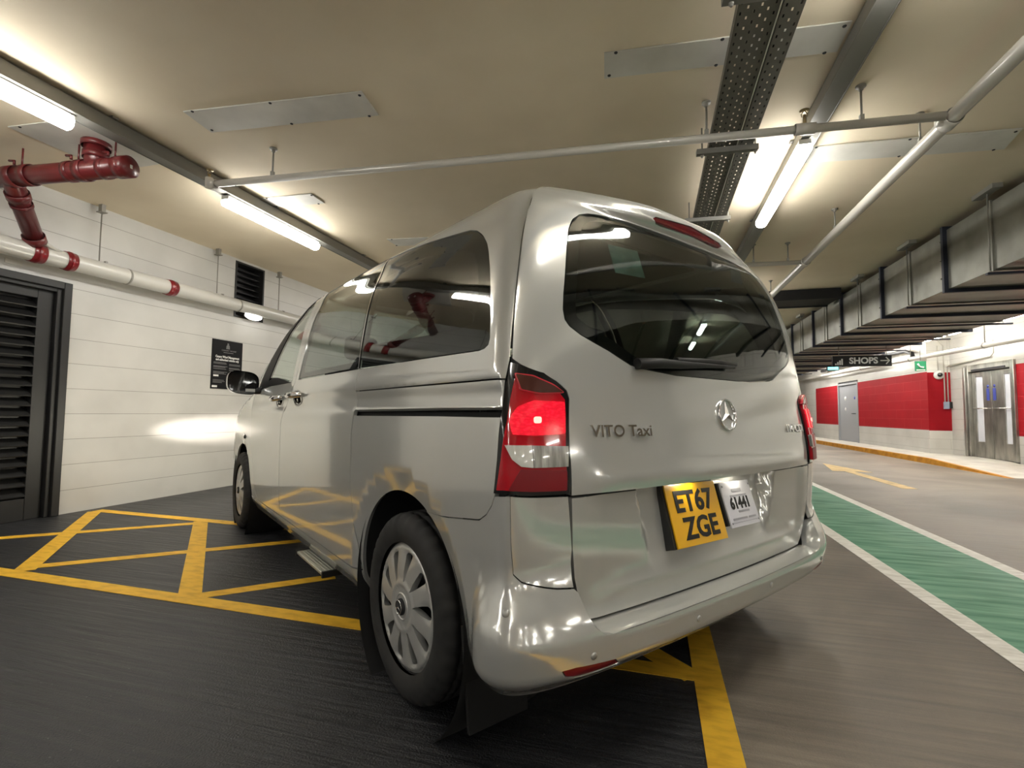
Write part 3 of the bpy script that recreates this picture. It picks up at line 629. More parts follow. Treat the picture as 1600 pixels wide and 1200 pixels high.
# --- wheels
def wheel(cx,cy,sx,front=False):
    wr=empty('wheel',(cx,cy,.332)); wr.parent=van
    W2=.105
    prof=[(.225,.100),(.240,.108),(.262,.112),(.290,.110),(.312,.100),(.324,.088),(.3295,.075),(.3305,.060),(.323,.058),(.323,.050),(.3315,.048),(.332,.026),(.3235,.024),(.3235,.016),(.332,.014),(.332,-.014),(.3235,-.016),(.3235,-.024),(.332,-.026),(.3315,-.048),(.323,-.05),(.323,-.058),(.3305,-.06),(.328,-.078),(.312,-.10),(.28,-.11),(.225,-.10)]
    def rm(j,k):
        if 4<=j<=7 and k%4==0: return -.007
        if j in (10,11) and k%5==0: return -.007
        return 0
    MB().lathe([(r,h) for r,h in prof],(0,0,0),(sx,0,0),144,True,rm).build('tyre',M['rubber'],wr)
    MB().lathe([(.228,.085),(.205,.06),(.19,.03),(.06,.04),(.0,.04)],(0,0,0),(sx,0,0),48).build('steel_rim',M['steel_dark'],wr)
    # domed cover with ten slots
    def dome(u,w):
        r=math.hypot(u,w)/.222
        return .012*(1-r**2.2)+.004*sst(.30,.36,r)*(1-sst(.36,.46,r))-.010*sst(.93,1.0,r)-.010*sst(.55,.86,r)*(1-sst(.86,.93,r))*(.5+.5*math.cos(10*(math.atan2(w,u)-(.20-r*.222)*1.2-math.radians(6)-.03)))**2
    if sx<0: sf=plane_surf((sx*.094,0,0),(0,-1,0),(0,0,1),dome)
    else: sf=plane_surf((sx*.094,0,0),(0,1,0),(0,0,1),dome)
    circ=[(.222*math.cos(i*2*PI/72),.222*math.sin(i*2*PI/72)) for i in range(72)]
    holes=[]
    for k in range(10):
        a0=math.radians(36*k+6); hp=[]
        for r,da in ((.084,-.015),(.112,.065),(.150,.125),(.186,.165),(.195,.12),(.194,-.045),(.186,-.075),(.150,-.095),(.112,-.085)):
            a=a0+da+(.20-r)*1.2; hp.append((r*math.cos(a),r*math.sin(a)))
        hp=fillet(hp,{0:.01,3:.008,4:.01,5:.012,6:.012},3); holes.append(hp)
    cv=patch('wheel_cover',sf,circ,M['cap'],wr,holes=holes,h=.010,gap=0,uw=True,skirt=.026,bh=.007)
    # spoke ridges: raised lip beside each slot
    MB().lathe([(.0,.014),(.012,.0135),(.026,.011),(.029,.007),(.029,.0)],(sx*.1055,0,0),(sx,0,0),40).build('hub_badge',M['steel_dark'],wr)
    st=MB()
    for a in (90,210,330):
        a=math.radians(a); c,s=math.cos(a),math.sin(a); x=sx*.1200
        st.add([(x,c*.021,s*.021),(x,-s*.003,c*.003),(x,s*.003,-c*.003),(x+sx*.001,0,0)],[(0,1,3),(0,3,2),(1,0,2),(1,2,3)])
    st.lathe([(.0215,.0),(.0225,.002),(.0245,.002),(.0255,0)],(sx*.1185,0,0),(sx,0,0),36).build('hub_star',M['chrome'],wr)
    MB().lathe([(.040,.0),(.043,.004),(.047,.004),(.050,0)],(sx*.1045,0,0),(sx,0,0),40).build('hub_ring',M['cap'],wr)
    return wr
wheel(-.825,0,-1); wheel(.825,0,1); wheel(-.850,3.235,-1); wheel(.850,3.235,1)
# mudflap behind the rear wheel
for sx in (-1,1): MB().add([(sx*.93,-.40,.40),(sx*.70,-.40,.40),(sx*.70,-.43,.10),(sx*.92,-.43,.10),(sx*.93,-.412,.40),(sx*.70,-.412,.40),(sx*.70,-.442,.10),(sx*.92,-.442,.10)],[(0,1,2,3),(7,6,5,4),(0,3,7,4),(1,5,6,2),(2,6,7,3),(0,4,5,1)]).build('mudflap',M['void'],van)
# --- side step pulled out under the sliding door
stp=MB().box((-.94,.90,.205),(-.845,1.37,.222)).build('side_step',M['alu'],van,.004)
g=MB()
for i in range(5): g.box((-.932+i*.017,.915,.222),(-.926+i*.017,1.355,.2245))
g.build('step_tread',M['alu'],stp)
e=MB(); e.box((-.942,.885,.196),(-.60,.902,.226)); e.box((-.942,1.368,.196),(-.60,1.385,.226)); e.box((-.845,.90,.20),(-.60,1.37,.215)); e.build('step_bracket',M['black'],stp)
# --- door handles and mirror
def handle(y0,y1,z0,z1,s):
    def hx(y,z): return PS(*sY(y,z))[0]
    p0=(hx(y0,z0)-.004,y0,z0);p1=(hx(y1,z1)-.004,y1,z1); pts=[];rr=[]
    for i in range(15):
        k=i/14; b=math.sin(PI*k)**.45; pts.append((p0[0]+(p1[0]-p0[0])*k-.034*b,p0[1]+(p1[1]-p0[1])*k,p0[2]+(p1[2]-p0[2])*k)); rr.append(.013+.008*math.sin(PI*k))
    m=MB().tube(pts,rr,14); return m.build('door_handle',M['chrome'],van)
def cup(y,z,ry,rz):
    t,v=sY(y,z); mb=MB(); n=28; vs=[];fs=[]
    rings=[(1.,.0015),(.86,.003),(.74,.0)]
    for (k,o) in rings:
        for i in range(n):
            a=i*2*PI/n; p=PS(*sY(y+ry*k*math.cos(a),z+rz*k*math.sin(a))); vs.append((p[0]-o,p[1],p[2]))
    for j in range(2): fs+=[(j*n+i,j*n+(i+1)%n,(j+1)*n+(i+1)%n,(j+1)*n+i) for i in range(n)]
    fs.append(tuple(range(2*n,3*n))[::-1]); mb.add(vs,fs,True); return mb.build('handle_cup',M['black_gloss'],van)
handle(1.30,1.60,1.128,1.128,-1); cup(1.43,1.112,.105,.048)
handle(1.76,2.02,1.118,1.110,-1); cup(1.88,1.098,.10,.045)
def mirror_unit(sx):
    o=empty('wing_mirror',(0,0,0)); o.parent=van
    mb=MB(); rings=[]
    # shell: sections along y (front to back), rounded outline in x-z
    secs=[(2.70,.45),(2.685,.72),(2.66,.88),(2.62,.97),(2.58,1.0),(2.53,1.0)]
    n=40; cx,cz=-1.062,1.245
    for y,k in secs:
        r=[]
        for i in range(n):
            a=i*2*PI/n; c,s=sup(a,3.2); r.append((sx*-1*(-(cx+c*.112*k*(1 if c<0 else .92))),y,cz+s*.088*k-(.010*c)))
        rings.append(r)
    vs=[p for r in rings for p in r]; fs=[(j*n+i,j*n+(i+1)%n,(j+1)*n+(i+1)%n,(j+1)*n+i) for j in range(len(secs)-1) for i in range(n)]
    if sx>0: fs=[f[::-1] for f in fs]
    fs.append(tuple(range(n)) if sx<0 else tuple(range(n))[::-1]); mb.add(vs,fs,True); mb.build('mirror_shell',M['black_gloss'],o)
    g=MB(); L=[( sx*abs(p[0]),2.537,p[2]) for p in rings[-1]]; c=(sx*abs(cx),2.545,cz)
    L=[(c[0]+(p[0]-c[0])*.93,2.538,c[2]+(p[2]-c[2])*.92) for p in L]
    g.add(L+[(p[0],2.55,p[2]) for p in L],[tuple(range(n)),tuple(range(2*n-1,n-1,-1))]+[(i,n+i,n+(i+1)%n,(i+1)%n) for i in range(n)]); g.build('mirror_glass',MIR,o)
    MB().tube([(sx*.93,2.50,1.19),(sx*.97,2.56,1.185),(sx*1.02,2.60,1.20)],[.028,.026,.030],14).build('mirror_arm',M['black'],o)
    if sx<0: MB().box((-1.05,2.530,1.178),(-.985,2.536,1.200)).build('mirror_sticker',M['white_ink'],o)
MIR=mat('mirror_glass',(.006,.006,.007),.04,0,.5,.02)
mirror_unit(-1); mirror_unit(1)
# --- badges
def on_tail(x,z,lift=.002,f=PT):
    v=v_of_z(z); lo,hi=.2,1.0
    for _ in range(40):
        m=(lo+hi)/2
        if f(m,v)[0]<x: lo=m
        else: hi=m
    p=f(lo,v); n=nrm(f,lo,v); return Vector(p)+n*lift,n
bo,bn=on_tail(.03,1.038)
bz=Vector((0,0,1)); bx=Vector((0,0,1)).cross(bn).normalized(); bx=bn.cross(bz).normalized()*1
bx=Vector((bn.y*-1,bn.x,0)).normalized(); by=bn.cross(bx).normalized()
if by.z<0: by=-by
star=empty('star_badge',(0,0,0)); star.parent=van
mb=MB(); mb.lathe([(.0535,-.002),(.0535,.005),(.056,.0085),(.059,.0085),(.061,.005),(.061,-.002)],bo,bn,56)
for a in (90,210,330):
    a=math.radians(a); d=bx*math.cos(a)+by*math.sin(a); e=bx*-math.sin(a)+by*math.cos(a)
    tip=bo+d*.055+bn*.002; l=bo+e*.0095+d*-.004; r=bo-e*.0095+d*-.004; c=bo+bn*.011
    mb.add([tip,l,r,c],[(0,3,1),(0,2,3),(1,3,2),(0,1,2)])
mb.build('star',M['chrome'],star)
def tail_text(name,s,size,x,z,m,sx=1.,bold=.0,ext=.0022,align='LEFT',par=None,lift=.003,skew=0):
    p,n=on_tail(x,z,lift); xx=Vector((-n.y,n.x,0)).normalized(); 
    if xx.x<0: xx=-xx
    yy=n.cross(xx); yy=yy if yy.z>0 else -yy
    return text(name,s,size,m,par or van,frame(p,xx,yy),sx,align,bold,ext)
tail_text('model_lettering','VITO Taxi',.050,-.69,.986,M['chrome'],1.18,.0006)
tail_text('engine_lettering','114 CDI',.046,.535,.980,M['chrome'],1.25,.0012)
# --- number plates in the recess
def plate(name,tl_,tr_,bl_,m,th=.006):
    tl_,tr_,bl_=map(Vector,(tl_,tr_,bl_)); x=(tr_-tl_); wd=x.length; y=(tl_-bl_); ht=y.length
    fm=frame((tr_+bl_)/2,x,y); mb=MB().box((-wd/2,-ht/2,-th),(wd/2,ht/2,0)); o=mb.build(name,m,van,.001); o.data.transform(fm); return o,fm,wd,ht
pl,fm,wd,ht=plate('number_plate',(-.320,-.682,.801),(-.010,-.682,.793),(-.318,-.742,.603),M['plate_y'])
def on(fm,x,y,z=.0012): return fm@Matrix.Translation((x,y,z))
text('plate_lettering','ET67',.098,M['ink'],pl,on(fm,-.004,.040),1.13,'CENTER',.0030)
text('plate_lettering','ZGE',.098,M['ink'],pl,on(fm,.008,-.050),1.13,'CENTER',.0030)
# black backing board standing proud on the left edge
bk=MB().box((-wd/2-.012,-ht/2,-.045),(wd/2-.004,ht/2+.006,-.0062)).build('plate_holder',M['black'],van); bk.data.transform(fm)
p2,fm2,wd2,ht2=plate('licence_plate',(.020,-.690,.783),(.236,-.690,.780),(.018,-.742,.624),M['plate_w'])
text('licence_number','61441',.058,M['ink'],p2,on(fm2,-.002,.000),1.0,'CENTER',.0022)
mb=MB()
for (x0,x1,y,h) in ((-.03,.05,-.030,.008),(-.085,.02,-.055,.007),(.03,.085,-.055,.007),(-.04,.03,.050,.012),(-.06,.06,.030,.006),(-.09,.09,-.068,.002)): mb.box((x0,y-h/2,.0008),(x1,y+h/2,.0014))
for sx in (-1,1):
    for sy in (-1,1): mb.lathe([(0,.003),(.003,.0028),(.004,.001)],(sx*.098,sy*.068,.0005),(0,0,1),12)
o=mb.build('licence_print',M['grey_ink'],p2); o.data.transform(fm2)
bk=MB().box((-wd2/2-.01,-ht2/2+.01,-.03),(wd2/2-.01,ht2/2,-.0062)).build('plate_holder',M['black'],van); bk.data.transform(fm2)
# plate lamps under the ledge
for x in (-.20,.12):
    l=MB().box((x-.035,-.716,.809),(x+.035,-.700,.815)).build('plate_lamp',M['bulb'],van)
# --- wiper, window sticker
wa,_=on_tail(-.47,1.196,.014); pts=[]
for x,z in ((-.47,1.196),(-.36,1.203),(-.25,1.205),(-.10,1.212),(.02,1.216),(.11,1.219)):
    p,n=on_tail(x,z,.020 if x>-.4 else .012); pts.append(p)
MB().tube(pts,[.018,.017,.014,.009,.007,.006],12).build('wiper_arm',M['black'],van)
pts=[on_tail(x,z,.010)[0] for x,z in ((-.26,1.222),(-.10,1.228),(.02,1.231),(.14,1.232))]
MB().tube(pts,[.011,.012,.012,.008],10).build('wiper_blade',M['black'],van)
st=[]
for x,z in ((-.50,1.615),(-.352,1.622),(-.345,1.512),(-.495,1.505)): st.append(on_tail(x,z,-.0085)[0])
dn=on_tail(-.42,1.56)[1]; MB().add([tuple(p) for p in st]+[tuple(Vector(p)-dn*.002) for p in st],[(0,3,2,1),(4,5,6,7),(0,1,5,4),(1,2,6,5),(2,3,7,6),(3,0,4,7)]).build('window_sticker',M['sticker'],van)
# --- headlights (lit): lens on the front corner plus the beam
hl=[tZ(t,z) for t,z in ((-4.35,.66),(-4.30,.86),(-4.6,.88),(-4.85,.80),(-4.85,.66))]
hlm=patch('headlight',PS,hl,M['bulb'],van,h=.05,gap=0,lift=.006,mirror=True)
for sx in (-1,1):
    ld=bpy.data.lights.new('headlight_beam','SPOT'); ld.energy=105 if sx<0 else 60; ld.color=(1,.90,.80); ld.spot_size=math.radians(74); ld.spot_blend=.9; ld.shadow_soft_size=.05
    lo_=bpy.data.objects.new('headlight_beam',ld); link(lo_,van); lo_.location=(sx*.74,4.10,.78); lo_.rotation_euler=(math.radians(90),0,math.radians(-0)); lo_.scale=(1,.17,1)
# --- interior
MB().box((-.80,-.35,.40),(.80,3.0,.46)).build('cabin_floor',M['dash'],van)
MB().box((-.60,-.25,1.80),(.60,1.7,1.82)).build('headlining',M['headliner'],van,.01)
def seat(x,y,wd=.46,back=.62,zs=.80):
    s=empty('seat',(x,y,.46)); s.parent=van
    MB().box((-wd/2,-.05,.10),(wd/2,.46,.34)).build('cushion',M['seat'],s,.05,3)
    b=MB().box((-wd/2,-.07,0),(wd/2,.06,back)).build('backrest',M['seat'],s,.05,3); b.location=(0,-.03,.28); b.rotation_euler=(math.radians(12),0,0)
    h=MB().box((-.12,-.045,0),(.12,.045,.17)).build('head_restraint',M['seat'],s,.045,3); h.location=(0,-.19,.94); h.rotation_euler=(math.radians(8),0,0)
    MB().tube([(-.06,-.155,.90),(-.06,-.18,1.0)],.007,8).tube([(.06,-.155,.90),(.06,-.18,1.0)],.007,8).build('head_restraint_stem',M['chrome'],s)
    return s
for x in (-.50,0.0,.50): seat(x,.62)
seat(-.45,1.95); seat(.45,1.95); 
MB().box((-.80,2.62,.80),(.80,3.05,1.13)).build('dashboard',M['dash'],van,.06,3)
sw=MB(); c=Vector((.40,2.45,1.05)); ax=Vector((0,-.85,.52)).normalized(); ring=[]
u=Vector((1,0,0)); vv=ax.cross(u)
sw.tube([c+(u*math.cos(i*2*PI/36)+vv*math.sin(i*2*PI/36))*.185 for i in range(37)],.014,10); sw.tube([c,c-ax*.25],.03,10); sw.build('steering_wheel',M['black'],van)
# ------------------------------------------------------------------ the car park shell
HC=3.15; XL=-5.57
def struct(o): o['kind']='structure'; return o
fl=MB()
fl.box((.26,-18,-.10),(19,27,0),0); fl.box((XL-.2,-18,-.10),(.26,27,0),1)
struct(fl.build('floor',[M['road'],M['bay']]))
struct(MB().box((XL-.2,-18,HC),(19,27,HC+.2)).build('ceiling',M['ceil']))
wl=MB(); wl.box((XL-.2,-18,0),(XL,2.58,HC)).box((XL-.2,3.34,0),(XL,5.385,HC)).box((XL-.2,5.915,0),(XL,27,HC)).box((XL-.2,2.58,2.22),(XL,3.34,HC)).box((XL-.2,5.385,0),(XL,5.915,2.33)).box((XL-.2,5.385,3.12),(XL,5.915,HC))
struct(wl.build('wall_left',M['wall']))
wr=MB()
def wseg(mb,a,b,mi): mb.box(a,b,mi)
x=6.75
for y0,y1 in ((14.94,19.35),(21.23,23.85)):
    wseg(wr,(x,y0,0),(x+.2,y1,.70),0); wseg(wr,(x,y0,.70),(x+.2,y1,2.19),1); wseg(wr,(x,y0,2.19),(x+.2,y1,HC),0)
wseg(wr,(x,19.35,2.28),(x+.2,21.23,HC),0); wseg(wr,(x,23.85,0),(x+.2,27,HC),0)
x=7.24
wseg(wr,(x,10.9,0),(x+.2,12.60,.66),0); wseg(wr,(x,10.9,.66),(x+.2,12.60,2.15),1); wseg(wr,(x,10.9,2.15),(x+.2,12.60,HC),0); wseg(wr,(x,4.0,0),(x+.2,10.9,HC),0)
wseg(wr,(x,12.60,2.26),(x+.2,14.27,HC),0); wseg(wr,(x,14.27,0),(x+.2,14.94,HC),0)
# cross wall face of the corner
wseg(wr,(6.95,14.94,0),(7.44,15.14,.69),2); wseg(wr,(6.95,14.94,.69),(7.44,15.14,2.17),3); wseg(wr,(6.95,14.94,2.17),(7.44,15.14,HC),2)
wseg(wr,(6.75,14.935,0),(6.95,14.94,.69),2); wseg(wr,(6.75,14.935,.69),(6.95,14.94,2.17),3); wseg(wr,(6.75,14.935,2.17),(6.95,14.94,HC),2)
wseg(wr,(7.24,4.0,0),(19,4.2,HC),0)
struct(wr.build('wall_right',[M['wall'],M['redwall'],M['wall_x'],M['redwall_x']]))
struct(MB().box((XL,26.8,0),(7.4,27,HC)).build('wall_far',M['wall_x']))
struct(MB().box((XL,-18,0),(19,-17.8,HC)).build('wall_back',M['wall_x']))
struct(MB().box((18.8,-17.8,0),(19,4.0,HC)).build('wall_side',M['wall']))
# raised pavement with a flush ramp
pv=MB(); KX=5.85
pv.add([(KX+.09,27,0),(KX+.09,13.1,0),(KX+.09,10.55,0),(7.24,10.55,0),(7.24,27,0),(KX+.09,27,.12),(KX+.09,13.1,.12),(KX+.09,10.55,.004),(7.24,10.55,.004),(7.24,13.1,.12),(7.24,27,.12)],
 [(5,6,9,10),(6,7,8,9),(0,1,6,5),(1,2,7,6),(2,3,8,7)])
struct(pv.build('floor_pavement',M['pave']))
kb=MB(); kb.add([(KX,26.8,0),(KX,13.1,0),(KX,10.5,0),(KX+.02,26.8,.12),(KX+.02,13.1,.12),(KX+.02,10.5,.004),(KX+.09,26.8,.121),(KX+.09,13.1,.121),(KX+.09,10.5,.005),(KX+.09,26.8,0),(KX+.09,13.1,0),(KX+.09,10.5,0)],[(0,3,4,1),(1,4,5,2),(3,6,7,4),(4,7,8,5),(2,5,8,11),(9,6,3,0)])
tag(kb.build('kerb',M['orange']),'orange painted kerb edging the raised pavement by the red wall','kerb')
# ------------------------------------------------------------------ road paint
def paint(name,polys,m,label,cat='road marking',z0=.0005,z1=.003):
    mb=MB()
    for i,p in enumerate(polys): mb.prism(p,z0,z1-i*.00012)
    return tag(mb.build(name,m),label,cat)
def strip(a,b,wd):
    a=Vector(a);b=Vector(b);d=(b-a).normalized();n=Vector((-d.y,d.x))*wd/2; return [tuple(a+n),tuple(b+n),tuple(b-n),tuple(a-n)]
hp=[]
Y0,Y1=2.105,2.205; YF=3.70
hp.append([(XL+.02,Y0),(.15,Y0),(.15,Y1),(XL+.02,Y1)])
hp.append([(.15,-6),(.26,-6),(.26,8.2),(.15,8.2)])
hp.append([(-5.45,3.65),(-2.2,3.62),(-2.2,3.73),(-5.45,3.75)])
dl=.105
def diag(x0,y0,x1,y1,wd=dl): 
    return strip((x0,y0),(x1,y1),wd)
hp+= [diag(-3.86,2.205,-5.42,3.66,.115),diag(-2.50,2.205,-4.06,3.66,.115),diag(-1.1,2.205,-2.62,3.66),diag(.15,2.13,-1.36,3.66)]
hp+= [diag(-5.30,2.43,-4.02,3.57,.10),diag(-3.93,2.27,-2.60,3.46,.095),diag(-2.48,2.18,-1.93,2.72,.095)]
paint('yellow_hatching',hp,M['yellow'],'yellow box hatching painted on the dark bay under the van')
paint('white_line',[[(1.46,-6),(1.57,-6),(1.57,26),(1.46,26)]],M['whiteline'],'white line edging the green lane on the side nearest the van')
paint('white_line',[[(2.28,-6),(2.39,-6),(2.39,26),(2.28,26)]],M['whiteline'],'white line edging the green lane on the side of the road arrow')
paint('green_lane',[[(1.57,-6),(2.28,-6),(2.28,26),(1.57,26)]],M['green'],'green painted walking lane between two white lines')
paint('road_arrow',[[(3.46,8.42),(3.66,8.45),(3.62,10.66),(3.90,10.62),(3.56,12.25),(3.26,10.66),(3.46,10.66)]],M['pale_yellow'],'worn yellow arrow painted on the road beyond the green lane')
# ------------------------------------------------------------------ left wall: louvre door, vent, notice, plaque
dr=empty('door_1',(XL,2.5,0)); struct(dr)
def dloc(a,b): return ((a[0]+.0,a[1]-2.5,a[2]),(b[0],b[1]-2.5,b[2]))
f=MB()
for a,b in (((-.10,3.34,0),(.045,3.41,2.27)),((-.10,2.52,0),(.045,2.58,2.27)),((-.10,2.58,2.20),(.045,3.34,2.27)),((-.12,3.30,0),(.015,3.345,2.205)),((-.12,2.58,2.165),(.015,3.30,2.205)),((-.12,2.58,0),(.015,2.62,2.205))): f.box(*dloc(a,b))
f.build('door_frame',M['darkdoor'],dr,.006)
lf=MB()
for a,b in (((-.12,3.17,0),(-.03,3.30,2.165)),((-.12,2.62,0),(-.03,2.72,2.165)),((-.12,2.72,2.08),(-.03,3.17,2.165)),((-.12,2.72,0),(-.03,3.17,.20)),((-.125,2.65,.1),(-.115,3.2,2.1))): lf.box(*dloc(a,b))
lfo=lf.build('door_leaf',M['darkdoor'],dr,.004)
sl=MB(); nsl=20
for i in range(nsl):
    z=.215+i*(2.08-.215)/nsl; 
    sl.add([(-.105,.22,z+.075),(-.105,.67,z+.075),(-.022,.67,z+.008),(-.022,.22,z+.008),(-.105,.22,z+.067),(-.105,.67,z+.067),(-.026,.67,z-.002),(-.026,.22,z-.002)],[(0,3,2,1),(4,5,6,7),(3,7,6,2),(0,1,5,4),(1,2,6,5),(0,4,7,3)])
sl.build('louvre_slats',M['darkdoor'],dr)
vt=empty('vent_grille',(XL,5.65,2.33)); tag(vt,'dark vent opening high in the white wall behind the pipe','vent')
v=MB()
for a,b in (((-.19,-.262,.003),(-.17,.262,.787)),((-.17,-.264,.003),(.008,-.236,.787)),((-.17,.236,.003),(.008,.262,.787)),((-.17,-.236,.003),(.008,.236,.026)),((-.17,-.236,.764),(.008,.236,.787))): v.box(a,b)
v.build('vent_frame',M['darkdoor'],vt)
v=MB()
for i in range(9): z=.05+i*.08; v.box((-.16,-.235,z),(-.06,.235,z+.012))
v.build('vent_blades',M['steel_dark'],vt)
bl=empty('bulkhead_lamp',(XL+.06,5.65,2.37)); tag(bl,'small lit oval lamp under the white pipe in front of the dark vent','lamp')
mb=MB(); mb.lathe([(0,0),(.050,.0),(.050,.02)],(0,0,0),(1,0,0),28); o=mb.build('lamp_base',M['batten'],bl); o.scale=(1,3.0,1)
mb=MB(); mb.lathe([(.049,.02),(.045,.05),(.028,.068),(0,.072)],(0,0,0),(1,0,0),28); o=mb.build('lamp_lens',M['bulkhead'],bl); o.scale=(1,3.0,1)
MB().box((-.05,-.02,-.045),(.0,.02,-.015)).build('wall_fixing',M['batten'],bl)
# notice
sg=empty('notice_board',(XL,5.31,1.315)); tag(sg,'black notice with small white print on the white wall by the wing mirror','sign')
box('board',(.0005,-.245,0),(.012,.245,.66),M['board_black'],sg)
tm=lambda y,z:frame(Vector((.0128,y,z)),(0,1,0),(0,0,1))
text('notice_lettering','Canary Wharf Management',.043,M['white_ink'],sg,tm(0,.432),.80,'CENTER',.0012)
text('notice_lettering','and authorised vehicles only',.041,M['white_ink'],sg,tm(0,.392),.80,'CENTER',.0012)
text('crest_lettering','CANARY WHARF',.028,M['dim_ink'],sg,tm(.02,.522),1.1)
MB().box((.012,-.07,.490),(.0126,.09,.498)).build('small_print',M['dim_ink'],sg)
mb=MB(); mb.lathe([(0,0),(.028,0),(.028,.0009),(0,.0009)],(.012,.0,.575),(1,0,0),24); mb.lathe([(0,0),(.014,0),(.014,.0009),(0,.0009)],(.012,.0,.612),(1,0,0),20); mb.box((.012,-.03,.545),(.0128,.03,.56)); mb.build('crest',M['dim_ink'],sg)
mb=MB(); random.seed(3)
for z in (.350,.335,.300,.287,.265): 
    mb.box((.012,-.22,z),(.0127,-.22+.19+random.random()*.05,z+.007)); mb.box((.012,.03,z-.012),(.0127,.03+.17+random.random()*.02,z-.005))
for z in (.225,.213,.200,.115,.098,.082): mb.box((.012,-.22,z),(.0127,-.22+.13+random.random()*.09,z+.006))
for z in (.215,.203,.19,.165,.152,.14,.115): mb.box((.012,.03,z),(.0127,.03+.16+random.random()*.03,z+.006))
mb.build('small_print',M['dim_ink'],sg)
for a,b in (((.012,-.215,.165),(.0128,-.135,.188)),((.012,-.23,.02),(.0128,-.15,.045))): MB().box(a,b).build('white_label',M['white_ink'],sg)
pq=tag(MB().box((0,-.065,-.022),(.006,.065,.022)).build('name_plaque',M['panel'],None,.001),'small pale plaque on the wall above the black louvred door','plaque'); pq.location=(XL,2.955,2.358)
# ------------------------------------------------------------------ lighting tracks and battens
def track(x,y0,y1,label,z=3.035):
    r=empty('lighting_track',(x,(y0+y1)/2,HC)); L=(y1-y0)/2; tag(r,label,'lighting track')
    mb=MB(); mb.box((-.052,-L,z-HC+.004),(.052,L,-.012)); mb.box((-.060,-L,z-HC),(-.050,L,z-HC+.012)); mb.box((.050,-L,z-HC),(.060,L,z-HC+.012)); mb.build('channel',M['track'],r,.003)
    mb=MB(); y=-L+.3
    while y<L: mb.box((-.075,y-.02,-.014),(.075,y+.02,-.0005)); y+=1.6
    mb.build('fixing_strap',M['rod'],r); return r
def batten(x,y0,y1,label,z=2.93,group=None,rods_=False):
    L=(y1-y0)/2; r=empty('batten_light',(x,(y0+y1)/2,z)); tag(r,label,'ceiling light',group)
    MB().box((-.035,-L+.02,.055),(.035,L-.02,.105)).build('lamp_body',M['batten'],r,.006)
    mb=MB(); n=18; prof=[]
    for i in range(n+1):
        c,s=sup(math.radians(169+202*i/n),2.6); prof.append((.052*c,.052+.052*s))
    vs=[(p[0],-L+.012,p[1]) for p in prof]+[(p[0],L-.012,p[1]) for p in prof]; m=n+1
    fs=[(i,i+1,m+i+1,m+i) for i in range(n)]+[tuple(range(m)),tuple(range(2*m-1,m-1,-1)),(0,m,2*m-1,n)]
    mb.add(vs,fs,True); mb.build('lamp_diffuser',M['lamp'],r)
    for e in (-1,1): MB().box((-.040,min(e*L,e*(L-.02)),.062),(.040,max(e*L,e*(L-.02)),.100)).build('end_cap',M['batten'],r,.004)
    if rods_:
        for e in (-1,1): MB().box((-.012,e*L*.6-.012,.104),(.012,e*L*.6+.012,HC-z-.0005)).build('drop_rod',M['rod'],r)
    return r
XT=-3.80; XR=1.10
track(XT,-17,26,'long grey lighting track above the parking bay, on the left')
track(XR,-17,26,'long grey lighting track between the cable tray and the sprinkler main')
batten(XT-.012,3.53,4.83,'lit batten light over the bay, left of the van roof')
batten(XT-.012,.98,2.28,'lit batten light above the red pipe, cut by the left edge')
batten(XR-.035,3.86,5.36,'lit batten light to the right of the perforated cable tray')
batten(XR-.02,1.02,2.52,'lit batten light cut by the top edge of the picture')
G='battens out of view of the photograph'
for x,ys in ((XT-.012,(-1.6,-4.1,-6.6,-9.1,-11.6,7.6,10.4,13.2)),(XR-.02,(-1.7,-4.4,-7.2,-10.0,-12.8,8.3,11.2,14.0))):
    for y in ys:
        if y<0: batten(x,y,y+1.3,'lit batten light behind the camera position',group=G)
        else: batten(x,y,y+1.3,'lit batten light hidden beyond the van roof',group='battens beyond the van')
for x,ys in ((9.5,(-2,-6,-10,-14)),(14.5,(-1,-5,-9,-13)),(5.6,(-4,-8,-12))):
    for y in ys: batten(x,y,y+1.4,'lit batten light behind the camera position',group=G,rods_=True)
for y in (5.2,7.4,9.6,11.8,14.0,16.2,18.4,20.6,22.8): batten(5.35,y,y+1.4,'added fill batten hidden behind the big duct',z=2.9,group='added fill battens behind the duct',rods_=True)  # unseen extra lamps, added to brighten the right wall and the road
far_l=[(6.40,10.6,11.5,'lit batten beyond the duct, cut by the right edge'),(6.42,12.55,13.2,'right lamp of the bright pair beyond the duct'),(6.42,13.45,14.2,'left lamp of the bright pair beyond the duct'),(6.30,15.7,16.9,'lit batten above the hanging shop sign'),(6.15,20.2,22.2,'lit batten farthest down the road, left of the shop sign'),(6.42,9.0,10.2,'lit batten over the pavement out of frame')]
for x,a,b,l in far_l: batten(x,a,b,l,z=2.87,rods_=True)
# ------------------------------------------------------------------ ceiling sheets
def sheet(name,pts,label,screws=True):
    r=empty(name,(sum(p[0] for p in pts)/len(pts),sum(p[1] for p in pts)/len(pts),HC)); tag(r,label,'ceiling panel'); c=Vector((r.location.x,r.location.y))
    q=[tuple(Vector(p)-c) for p in pts]; MB().prism(q,-.010,-.0008).build('sheet',M['panel'],r,.002)
    mb=MB()
    for i in range(len(q)):
        a=Vector(q[i]);b=Vector(q[(i+1)%len(q)])
        for k in ((.03,.5) if (b-a).length>.8 else (.1,)):
            p=(a+(b-a)*k)*.955 if k<.4 else (a+(b-a)*k)*.93; mb.lathe([(.0,-.016),(.009,-.014),(.011,-.010)],(p.x,p.y,0),(0,0,1),10)
    mb.build('screws',M['steel_dark'],r); return r
sheet('ceiling_sheet',[(-3.18,2.57),(-1.83,2.71),(-1.86,2.97),(-3.21,2.83)],'white sheet screwed to the ceiling above the van, near the left light track')
